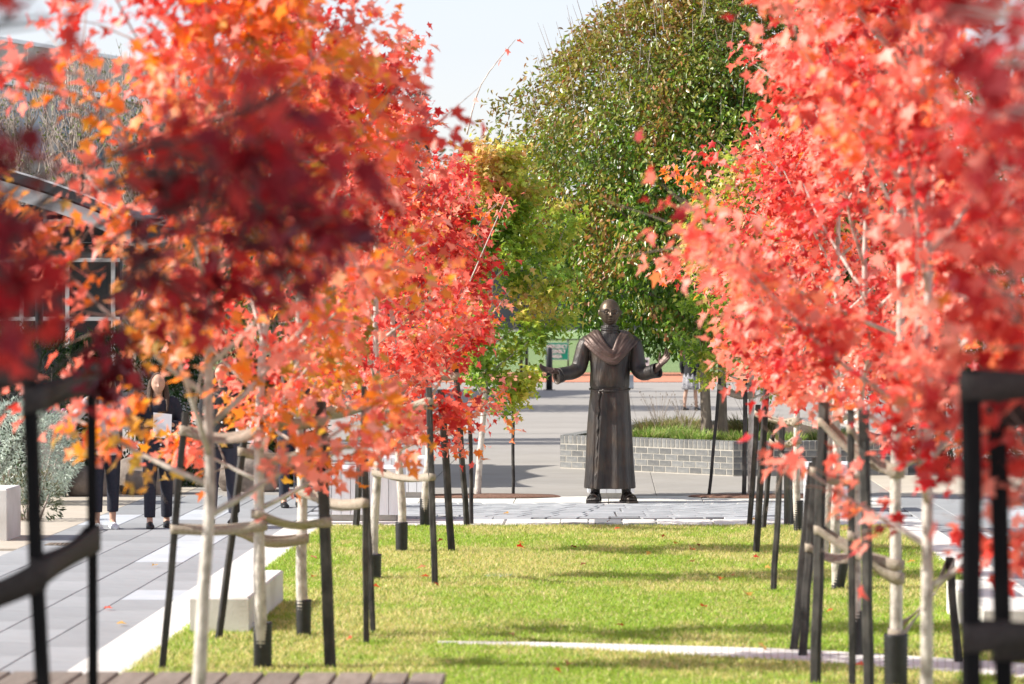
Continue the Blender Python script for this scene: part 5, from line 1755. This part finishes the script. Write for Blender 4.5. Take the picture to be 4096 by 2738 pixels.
sp0, sp1 = Pt(2181, 1372, FY - 0.06), Pt(2273, 1440, FY - 0.06)
sign = root('assembly_sign', 'green emergency assembly area sign on the chain-link fence', 'sign', ((sp0.x + sp1.x) / 2, FY - 0.07, (sp0.z + sp1.z) / 2))
SW, SH = sp1.x - sp0.x, sp0.z - sp1.z
B().box((0, 0, 0), (SW, 0.01, SH)).build('board', M['signgreen'], sign)
eg = B()
for x0, z0, sx_, sz_ in ((0, SH / 2 + 0.004, SW + 0.016, 0.008), (0, -SH / 2 - 0.004, SW + 0.016, 0.008), (SW / 2 + 0.004, 0, 0.008, SH), (-SW / 2 - 0.004, 0, 0.008, SH)):
    eg.box((x0, 0, z0), (sx_, 0.012, sz_))
eg.build('border', M['signwhite'], sign)
for i, tx in enumerate(('EMERGENCY', 'ASSEMBLY', 'AREA')):
    cu = bpy.data.curves.new('lettering', 'FONT')
    cu.body = tx
    cu.size = 0.19
    cu.offset = 0.004
    cu.extrude = 0.002
    cu.align_x = 'CENTER'
    cu.align_y = 'CENTER'
    to = bpy.data.objects.new('tmp_text', cu)
    COL.objects.link(to)
    dg = bpy.context.evaluated_depsgraph_get(); dg.update()
    me = bpy.data.meshes.new_from_object(to.evaluated_get(dg))
    bpy.data.objects.remove(to)
    xs = [v.co.x for v in me.vertices]
    wd = max(xs) - min(xs)
    tw_ = SW * (0.9, 0.78, 0.46)[i]
    me.transform(Matrix.Diagonal((tw_ / wd, 1.0, 1.0, 1)))
    me.materials.clear()
    o = link('lettering', me, M['signwhite'], sign, (0, -0.009, SH * (0.27, -0.02, -0.31)[i]))
    o.rotation_euler = (math.pi / 2, 0, 0)

for px, py, r, top, lab in ((2197, 1562, 0.095, 1392, 'thick black bollard on a base plate in front of the green sign'), (3400, 1560, 0.095, 1392, 'black bollard far away behind the red maples on the right')):
    p = G(px, py)
    h_ = Pt(px, top, p.y).z
    rt = root('steel_bollard', lab, 'bollard', (p.x, p.y, 0), 0, 'black bollards before the fence')
    B().rings([[(q * math.cos(2 * math.pi * k / 18), q * math.sin(2 * math.pi * k / 18), z) for k in range(18)] for z, q in ((0.0, r), (h_ - 0.03, r), (h_, r * 0.8))]).build('post', M['post'], rt)
    B().rings([[(q * math.cos(2 * math.pi * k / 18), q * math.sin(2 * math.pi * k / 18), z) for k in range(18)] for z, q in ((0.0, r * 1.9), (0.02, r * 1.9))]).build('base_plate', M['post'], rt)

p = G(2510, 1556)
rt = root('power_pillar', 'small grey-blue service cabinet seen beside the statue waist', 'cabinet', (p.x, p.y, 0))
B().box((0, 0, 0.2), (0.36, 0.3, 0.4)).build('cabinet_body', M['binmetal'], rt)
B().box((0, 0, 0.412), (0.40, 0.34, 0.024)).build('cabinet_lid', M['parapet'], rt)
B().box((0, 0, 0.012), (0.37, 0.31, 0.024)).build('base', M['post'], rt)
p = Pt(2580, 1475, 110)
rt = root('marker_board', 'small white frame board with a dark panel before the fence', 'board', (p.x, 110, 0))
B().box((0, 0, p.z + 0.2), (0.30, 0.03, 0.34)).build('board', M['signwhite'], rt)
B().box((0, -0.018, p.z + 0.24), (0.2, 0.01, 0.1)).build('dark_panel', M['post'], rt)
for x in (-0.1, 0.1):
    B().box((x, 0, (p.z + 0.06) / 2), (0.025, 0.025, p.z + 0.06)).build('leg', M['post'], rt)

# grey shed beyond the field
shed = root('grandstand_shed', 'long dark grey building across the sports field', 'building', (-2, 318, 0.4))
B().box((0, 3, 3.0), (70, 8, 6.2)).build('wall', M['greywall'], shed)
B().box((0, 2.5, 6.25), (71, 10, 0.3)).build('roof', M['fascia'], shed)
for i in range(12):
    B().box((-33 + 6 * i, -1.2, 2.9), (0.35, 0.4, 6.0)).build('post', M['post'], shed)
for z in (1.2, 2.3, 3.4, 4.5):
    B().box((0, -1.02, z), (69.5, 0.05, 0.10)).build('rail', M['darkwall'], shed)

# distant trees across the field
P_far = [(0.0, (0.05, 0.085, 0.03)), (0.5, (0.10, 0.13, 0.04)), (0.8, (0.2, 0.16, 0.06)), (1.0, (0.24, 0.17, 0.08))]
FT = [(-22, 330, 6.5, 13, 'broad far tree'), (-12, 338, 5.5, 15, 'tall far tree'), (-3, 333, 6, 17.5, 'tallest tan-green far tree'), (8, 340, 6, 12, 'low rounded far tree'), (19, 336, 7, 14, 'wide dark far tree'), (31, 332, 6.5, 13, 'rightmost far tree'), (-33, 336, 7, 15, 'leftmost far tree')]
for i, (X, Y, r, h_, lab) in enumerate(FT):
    rt, pos, sz, S, D, N, cols, hh, rg = blob_tree('far_tree', lab + ' standing beyond the sports field and grey shed', X, Y, (X, Y, h_ * 0.6, r, r, h_ * 0.42), 2600, (0.6, 1.1), P_far, 60 + i, 'pear', M['pear'], M['pearbark'], [(X, Y, 0.3)], 0.3, 0, 'trees beyond the sports field')
    finish_tree(rt, pos, sz, S, D, N, cols, 'pear', M['pear'], 0)


def conifer(label, px, py_top, Y, r, zbase=0.0, seed=1):
    top = Pt(px, py_top, Y)
    rg = np.random.default_rng(seed)
    rt = root('conifer_tree', label, 'tree', (top.x, Y, zbase), 0, 'dark conifers behind the left maples')
    H = top.z
    B().tube([(0, 0, -0.03), (0, 0, H * 0.5), (0, 0, H * 0.98)], [0.16, 0.1, 0.015], 8).build('trunk', M['pearbark'], rt)
    pos, outw = [], []
    nl = 26
    for i in range(nl):
        u = i / nl
        z = H * (0.2 + 0.79 * u)
        L = r * (1 - u) ** 0.8 + 0.08
        for k in range(7):
            a = 2 * math.pi * k / 7 + i * 0.5
            for q in range(16):
                s = (q + 1) / 16
                pos.append((math.cos(a) * L * s + rg.normal(0, 0.04), math.sin(a) * L * s + rg.normal(0, 0.04), z + 0.12 * L * s * s + rg.normal(0, 0.03)))
                outw.append((math.cos(a), math.sin(a), 0.3))
    pos, outw = np.array(pos), np.array(outw)
    S, D, N = frames(pos, outw, 0.1, 0.5, rg)
    cols = np.array([[0.03, 0.055, 0.025]]) * rg.uniform(0.6, 1.5, (len(pos), 1))
    cr = link('crown', leaves_mesh('crown', pos, rg.uniform(0.14, 0.26, len(pos)), S, D, N, cols, 'blade'), M['pear'], rt)
    cr['kind'] = 'stuff'


conifer('slim dark conifer whose tip shows between the red crowns on the left', 1158, 120, 88, 1.3, 0, 71)
conifer('dark conifer tip beside the lamp above the left maples', 1668, 330, 95, 1.2, 0, 72)

# street lamp
p = Pt(1712, 552, 62)
rt = root('street_lamp', 'black street lamp whose head shows above the left maples', 'street lamp', (p.x, 62, 0))
B().tube([(0, 0, 0), (0, 0, p.z - 0.15)], [0.06, 0.045], 10).build('pole', M['post'], rt)
B().rings([[(q * math.cos(2 * math.pi * k / 16), q * math.sin(2 * math.pi * k / 16), z) for k in range(16)] for z, q in ((p.z - 0.2, 0.05), (p.z - 0.12, 0.16), (p.z + 0.02, 0.17), (p.z + 0.1, 0.10), (p.z + 0.13, 0.03))]).build('lamp_head', M['post'], rt)

# ------------------------------------------------------------------ building, canopy, sail on the left
bl = root('school_building', 'beige long building with pale parapet and blue windows behind the bare trees', 'building', (0, 0, 0))
E0, E1 = Vector((-16.5, 73.0, 0)), Vector((-8.8, 95.0, 0))
dv = (E1 - E0); L = dv.length; u = dv.normalized(); ang = math.atan2(u.y, u.x)
nrm = Vector((u.y, -u.x, 0))
HB = 9.25


def wallbox(name, a0, a1, d0, d1, z0, z1, mat, parent):
    """box along the facade: a along, d outwards"""
    c = E0 + u * ((a0 + a1) / 2) + nrm * ((d0 + d1) / 2)
    return B().box((c.x, c.y, (z0 + z1) / 2), (a1 - a0, d1 - d0, z1 - z0), ang).build(name, mat, parent)


wallbox('wall', 0, L, -14, 0, 0, 8.25, M['wallbeige'], bl)
wallbox('parapet', -0.1, L + 0.1, -14.1, 0.10, 8.25, 9.15, M['parapet'], bl)
wallbox('parapet_cap', -0.15, L + 0.15, -14.15, 0.16, 9.15, 9.25, M['bright_steel'], bl)
for i in range(7):
    a0 = 0.6 + i * 3.25
    for z0, z1 in ((6.3, 8.0), (2.6, 5.0)):
        fr = wallbox('window_frame', a0, a0 + 2.85, 0.0, 0.06, z0, z1, M['fascia'], bl)
        for q in range(3):
            pn = wallbox('pane', a0 + 0.08 + q * 0.92, a0 + 0.08 + q * 0.92 + 0.85, 0.061, 0.075, z0 + 0.08, z1 - 0.08, M['glass'], fr)
for i in range(8):
    a0 = i * 3.25
    wallbox('pilaster', a0 + 0.1, a0 + 0.45, 0.0, 0.14, 0, 8.25, M['parapet'], bl)
wallbox('ledge', 0, L, 0.0, 0.22, 8.06, 8.2, M['bright_steel'], bl)

# curved canopy
can = root('curved_canopy', 'curved dark steel canopy roof with pale fascia at the left border', 'canopy', (0, 42.6, 0))
arc = [(-11.5, 4.62), (-10, 4.60), (-8.6, 4.52), (-7.4, 4.36), (-6.6, 4.16), (-6.0, 3.98), (-5.4, 3.76), (-4.95, 3.55)]
apts = catmull([(a_, 0, z) for a_, z in arc], 4)
LN = 6.6


def arc_sheet(name, dz0, dz1, y0, y1, mat, cut=None):
    P_ = [q for q in apts if cut is None or q.x < cut]
    bb = B()
    vv, ff = [], []
    for q in P_:
        vv += [(q.x, y0, q.z + dz0), (q.x, y1, q.z + dz0 + 0.0), (q.x, y1, q.z + dz1), (q.x, y0, q.z + dz1)]
    for i in range(len(P_) - 1):
        for k in range(4):
            k2 = (k + 1) % 4
            ff.append((i * 4 + k, i * 4 + 4 + k, i * 4 + 4 + k2, i * 4 + k2))
    ff += [(0, 1, 2, 3), tuple((len(P_) - 1) * 4 + k for k in (3, 2, 1, 0))]
    bb.add(vv, ff)
    return bb.build(name, mat, can)


arc_sheet('roof_sheet', -0.03, 0.0, 0.12, LN, M['roofmetal'])
arc_sheet('gutter', -0.13, -0.005, 0.0, 0.10, M['roofmetal'])
arc_sheet('roof_trim', -0.004, 0.022, -0.03, 0.12, M['bright_steel'])
arc_sheet('fascia', -0.36, -0.16, 0.03, 0.11, M['fascia'])
for i in range(5):
    y = 0.6 + i * 1.35
    arc_sheet('rafter', -0.2, -0.035, y, y + 0.09, M['post'])
for x, y in ((-7.0, 0.5), (-7.0, 6.0), (-10.5, 0.5), (-10.5, 6.0)):
    zt = np.interp(x, [q.x for q in apts], [q.z for q in apts]) - 0.37
    B().tube([(x, y, 0), (x, y, zt)], 0.06, 10).build('post', M['post'], can)
B().tube([(-11.2, 3.2, 3.55), (-5.2, 3.2, 3.15)], 0.07, 8).build('tie_beam', M['post'], can)

# glazed pavilion beneath the canopy
pav = root('glazed_pavilion', 'dark glazed front with white mullions under the curved canopy', 'building', (-9.2, 50.2, 0))
B().box((0, 0.2, 1.75), (6.4, 0.3, 3.5)).build('wall', M['darkwall'], pav)
for i in range(9):
    pn = B().box((-2.9 + 0.7 * i, 0.035, 1.9), (0.62, 0.02, 2.3)).build('pane', M['darkglass'], pav)
for i in range(10):
    B().box((-3.2 + 0.7 * i, 0.02, 1.9), (0.06, 0.08, 2.5)).build('mullion', M['bright_steel'], pav)
for z in (0.68, 2.2, 3.1):
    B().box((0, 0.0, z), (6.4, 0.07, 0.06)).build('transom', M['bright_steel'], pav)

# shade sails, seen only by their scalloped shadow on the paving
def sail(label, pts, bow, poles):
    rt = root('shade_sail', label, 'shade sail', tuple(pts[0] * 1.0), 0, 'grey shade sails')
    o = pts[0]
    P_ = [p_ - o for p_ in pts]
    n_ = len(P_)
    cen = sum(P_, Vector()) / n_
    ring = []
    for i in range(n_):
        a, c = P_[i], P_[(i + 1) % n_]
        for k in range(10):
            t = k / 10
            q = a.lerp(c, t)
            ring.append(q + (cen - q) * (bow[i] * 4 * t * (1 - t)))
    m = len(ring)
    bb = B()
    R_ = [ring, [cen + (q - cen) * 0.6 - Vector((0, 0, 0.05)) for q in ring], [cen + (q - cen) * 0.05 - Vector((0, 0, 0.08)) for q in ring]]
    bb.rings(R_, cap=False)
    cl = bb.build('cloth', M['sail'], rt)
    sm = cl.modifiers.new('thick', 'SOLIDIFY'); sm.thickness = 0.004
    for i in poles:
        q = P_[i]
        B().tube([(q.x * 1.0, q.y, -o.z), (q.x, q.y, q.z + 0.2)], 0.05, 10).build('pole', M['post'], rt)


def unshadow(px, py, z):
    """where something must stand at height z to shade the ground point under the pixel"""
    g = G(px, py)
    k = z / -SUN_TO.z
    return g - SUN_TO * k


sail('grey shade sail hidden behind the left maples, shading the paving', [unshadow(2240, 1862, 3.9), unshadow(1300, 1862, 3.9), unshadow(1200, 1905, 3.6), unshadow(2185, 1907, 3.6)], (0.05, 0.1, 0.06, 0.22), (1, 2))
sail('second grey shade sail nearer the white seats, hidden by leaves', [unshadow(2190, 1904, 3.5), unshadow(1250, 1900, 3.5), unshadow(1250, 1958, 3.2), unshadow(2135, 1950, 3.2)], (0.03, 0.1, 0.06, 0.20), (1, 2))

# bare twiggy trees in front of the building
def twig_tree(label, px, Y, H, r, n, seed, leaves):
    X = (px - CX) * Y / F
    rg = np.random.default_rng(seed)
    rt = root('bare_tree', label, 'tree', (X, Y, 0), 0, 'upright twiggy trees before the building')
    tr = catmull([(0, 0, -0.03), (rg.normal(0, 0.05), 0, H * 0.3), (rg.normal(0, 0.1), 0, H * 0.75)], 4)
    B().tube(tr, [0.09 * (1 - 0.8 * i / (len(tr) - 1)) for i in range(len(tr))], 8).build('trunk', M['pearbark'], rt)
    bb = B()
    lp = []
    for i in range(n):
        z = rg.uniform(0.2, 0.78) * H
        a = rg.uniform(0, 2 * math.pi)
        d = Vector((math.cos(a) * 0.6, math.sin(a) * 0.6, 0.85)).normalized()
        L = rg.uniform(0.5, 1.0) * r * 1.5
        p0 = Vector((rg.normal(0, 0.1), rg.normal(0, 0.1), z))
        p1 = p0 + d * L * 0.5
        p2 = p1 + (d * 0.5 + Vector((rg.normal(0, 0.2), rg.normal(0, 0.2), 0.9))).normalized() * L * 0.6
        bb.tube([p0, p1, p2], [0.016, 0.010, 0.004], 4, cap=False)
        for q in range(8):
            s = rg.uniform(0.2, 1)
            b0 = p0.lerp(p1, s) if rg.random() < 0.4 else p1.lerp(p2, s)
            e = b0 + Vector((rg.normal(0, 0.16), rg.normal(0, 0.16), rg.uniform(0.12, 0.5)))
            bb.tube([b0, e], [0.007, 0.0035], 3, cap=False)
            for w_ in range(leaves):
                lp.append(tuple(b0.lerp(e, rg.random())))
    o = bb.build('twigs', M['twig'], rt)
    o['kind'] = 'stuff'
    pos = np.array(lp)
    outw = rg.normal(0, 1, pos.shape); outw /= np.linalg.norm(outw, axis=1)[:, None]
    S, D, N = frames(pos, outw, 0.4, 0.5, rg)
    cols = np.array([[0.10, 0.14, 0.03]]) * rg.uniform(0.5, 1.8, (len(pos), 1))
    c = link('crown', leaves_mesh('crown', pos, rg.uniform(0.05, 0.09, len(pos)), S, D, N, cols, 'pear'), M['pear'], rt)
    c['kind'] = 'stuff'


for lab, px, Y, H, r, n, sd, lv in (('nearly bare twiggy tree at the left border before the building', 60, 58, 7.0, 1.0, 110, 81, 1), ('nearly bare twiggy tree, second from the left border', 300, 57, 7.2, 1.05, 130, 82, 1), ('twiggy tree with some green leaves left over, third in its row', 560, 58.5, 7.1, 1.05, 130, 83, 2),
                                     ('twiggy tree with green leaves behind the darkest red foliage', 820, 57, 6.9, 1.0, 110, 84, 3), ('twiggy tree behind the scarlet crowns, last of its row', 1080, 59, 6.6, 1.0, 100, 85, 3)):
    twig_tree(lab, px, Y, H, r, n, sd, lv)


# hedge, silver shrub, trailing plant, boulders, stone post
def leaf_mass(name, label, cat, X, Y, ctr, ext, n, size, pal, seed, kind='blade', core=0.8, coremat='soil', shape=1.0):
    rg = np.random.default_rng(seed)
    rt = root(name, label, cat, (X, Y, 0))
    d = rg.normal(0, 1, (n, 3)); d /= np.linalg.norm(d, axis=1)[:, None]
    if shape != 1.0:
        d = np.sign(d) * np.abs(d) ** shape
    r = 1 - np.abs(rg.normal(0, 0.13, n))
    r *= 0.9 + 0.25 * vnoise(d * 4 + 3, seed)
    pos = np.array(ctr) + d * r[:, None] * np.array(ext)
    outw = d / (np.linalg.norm(d, axis=1)[:, None] + 1e-9)
    ok_ = pos[:, 2] > 0.02
    pos, outw = pos[ok_], outw[ok_]
    S, D, N = frames(pos, outw, 0.05, 0.5, rg)
    cols, f = pick_cols(pos, pal, seed, rg, 3.0)
    o = link('foliage', leaves_mesh('foliage', pos, rg.uniform(size[0], size[1], len(pos)), S, D, N, cols, kind), M['pear'], rt)
    o['kind'] = 'stuff'
    bb = B()
    for k in range(9):
        a = rg.uniform(0, 6.28)
        e = Vector(ctr) + Vector((math.cos(a) * ext[0] * 0.6, math.sin(a) * ext[1] * 0.6, ext[2] * rg.uniform(-0.2, 0.6)))
        bb.tube([(math.cos(a) * ext[0] * 0.3, math.sin(a) * ext[1] * 0.2, -0.02), e], [0.02, 0.008], 5)
    bb.build('stems', M['twig'], rt)
    return rt


DK = [(0.0, (0.018, 0.04, 0.012)), (0.5, (0.03, 0.07, 0.018)), (1.0, (0.06, 0.12, 0.03))]
for i, (X, w_, h_, lab) in enumerate(((-6.3, 0.9, 2.0, 'dark green shrub at the left border under the canopy'), (-5.1, 0.95, 2.0, 'dark green shrub behind the person in grey fleece'), (-3.95, 0.85, 1.9, 'dark green shrub behind the pair of people in dark clothes'), (-3.1, 0.6, 1.5, 'smaller dark green shrub behind the white trunk'))):
    leaf_mass('shrub', lab, 'shrub', X, 43.6 + 0.2 * (i % 2), (0, 0, h_ * 0.5), (w_, 0.55, h_ * 0.52), 7000, (0.07, 0.14), DK, 90 + i, shape=0.75)
SV = [(0.0, (0.32, 0.38, 0.33)), (0.5, (0.46, 0.52, 0.46)), (1.0, (0.56, 0.62, 0.54))]
leaf_mass('silver_shrub', 'pale silvery green shrub at the left border behind the concrete block', 'shrub', -5.85, 39.5, (0, 0, 0.62), (0.62, 0.5, 0.62), 9000, (0.04, 0.09), SV, 97)
TRL = [(0.0, (0.03, 0.05, 0.02)), (0.6, (0.09, 0.10, 0.05)), (1.0, (0.18, 0.16, 0.09))]
leaf_mass('trailing_shrub', 'straggly low dark shrub spilling onto the walk at the left', 'shrub', -5.35, 36.3, (0, 0, 0.2), (0.38, 0.3, 0.34), 900, (0.04, 0.09), TRL, 98)


def boulder(label, X, Y, r, seed):
    rg = np.random.default_rng(seed)
    bb = B()
    bb.ell((0, 0, 0), (1, 1, 1), 20, 14)
    v = np.array(bb.v)
    nn = 0.75 + 0.5 * vnoise(v * 1.6 + 4, seed) + 0.12 * vnoise(v * 5 + 2, seed + 1)
    v = v * nn[:, None] * np.array(r)
    v[:, 2] = np.maximum(v[:, 2] + r[2] * 0.6, -0.02)
    bb.v = [tuple(q) for q in v]
    tag(bb.build('boulder', M['rock'], None, (X, Y, 0)), label, 'boulder', 'brown boulders under the shrubs')


boulder('brown boulder between the legs of the two people under the dark shrubs', -4.65, 41.6, (0.4, 0.3, 0.3), 5)
boulder('brown boulder behind the striding person', -3.35, 42.2, (0.42, 0.3, 0.36), 6)
boulder('dark boulder below the silver shrub', -5.3, 41.2, (0.3, 0.25, 0.22), 7)

p = Pt(200, 1750, 41.0)
rt = root('stone_post', 'grey stone gate post with a stepped cap beside the silver shrub', 'post', (p.x, 41, 0))
B().box((0, 0, 0.4), (0.36, 0.36, 0.8)).build('shaft', M['plinth'], rt)
bb = B()
bb.rings([[(q * x, q * y, z) for x, y in ((-1, -1), (1, -1), (1, 1), (-1, 1))] for z, q in ((0.80, 0.18), (0.86, 0.25), (0.98, 0.27), (1.02, 0.2))])
bb.sm = [False] * len(bb.f)
bb.build('cap', M['plinth'], rt)
fl = B()
rg = np.random.default_rng(4)
for k in range(26):
    c = Vector((rg.normal(0.0, 0.08), rg.normal(0, 0.06), 1.05 + abs(rg.normal(0, 0.03))))
    fl.ell(c, (0.028, 0.028, 0.02), 7, 5)
tag(fl.build('flowers', M['pink'], None, (p.x, 41, 0)), 'bunch of pink flowers lying on the grey stone post', 'flowers')

# pale brick building on the right, glimpsed through the red crowns
rb = root('brick_building', 'pale brick building with dark windows glimpsed through the red maples on the right', 'building', (9.9, 64, 0))
B().box((4, 3, 1.9), (14, 6, 3.8)).build('wall', M['whitebrick'], rb)
B().box((4, 3, 3.9), (14.6, 6.6, 0.22)).build('roof', M['roofmetal'], rb)
for i in range(6):
    fr = B().box((-2 + 2.2 * i, -0.03, 1.75), (1.5, 0.06, 1.9)).build('window', M['bright_steel'], rb)
    for q in (-0.36, 0.36):
        B().box((-2 + 2.2 * i + q, -0.07, 1.75), (0.66, 0.02, 1.75)).build('pane', M['glass'], fr)
leaf_mass('shrub', 'dark green shrub behind the posts at the right border', 'shrub', 6.6, 47.5, (0, 0, 0.75), (0.9, 0.5, 0.8), 5000, (0.07, 0.13), DK, 99, shape=0.8)

# unseen evergreen added off to the left to shade the nearest maples
rt, pos, sz, S, D, N, cols, hh, rg = blob_tree('added_shade_tree', 'unseen evergreen added beyond the left border to shade the nearest maples', -8.3, 9.2, (-8.3, 9.2, 6.3, 2.7, 4.2, 3.5), 26000, (0.14, 0.22), [(0.0, (0.03, 0.06, 0.02)), (1.0, (0.07, 0.12, 0.035))], 111, 'pear', M['pear'], M['pearbark'], [(-8.3, 9.2, 0.16)], 0.0, 0)
finish_tree(rt, pos, sz, S, D, N, cols, 'pear', M['pear'], 0)
# hidden pear added to soften the shadow bands on the far paving
rt, pos, sz, S, D, N, cols, hh, rg = blob_tree('pear_tree', 'unseen pear added behind the red crowns far left to shade the paving', -5.2, 78, (-5.2, 78, 4.4, 2.5, 2.6, 3.0), 12000, (0.12, 0.18), P_pear, 113, 'pear', M['pear'], M['pearbark'], [(-5.2, 78, 0.14)], 0.0, 0)
finish_tree(rt, pos, sz, S, D, N, cols, 'pear', M['pear'], 0)
print('objects', len(bpy.data.objects), 'polys', sum(len(m.polygons) for m in bpy.data.meshes))
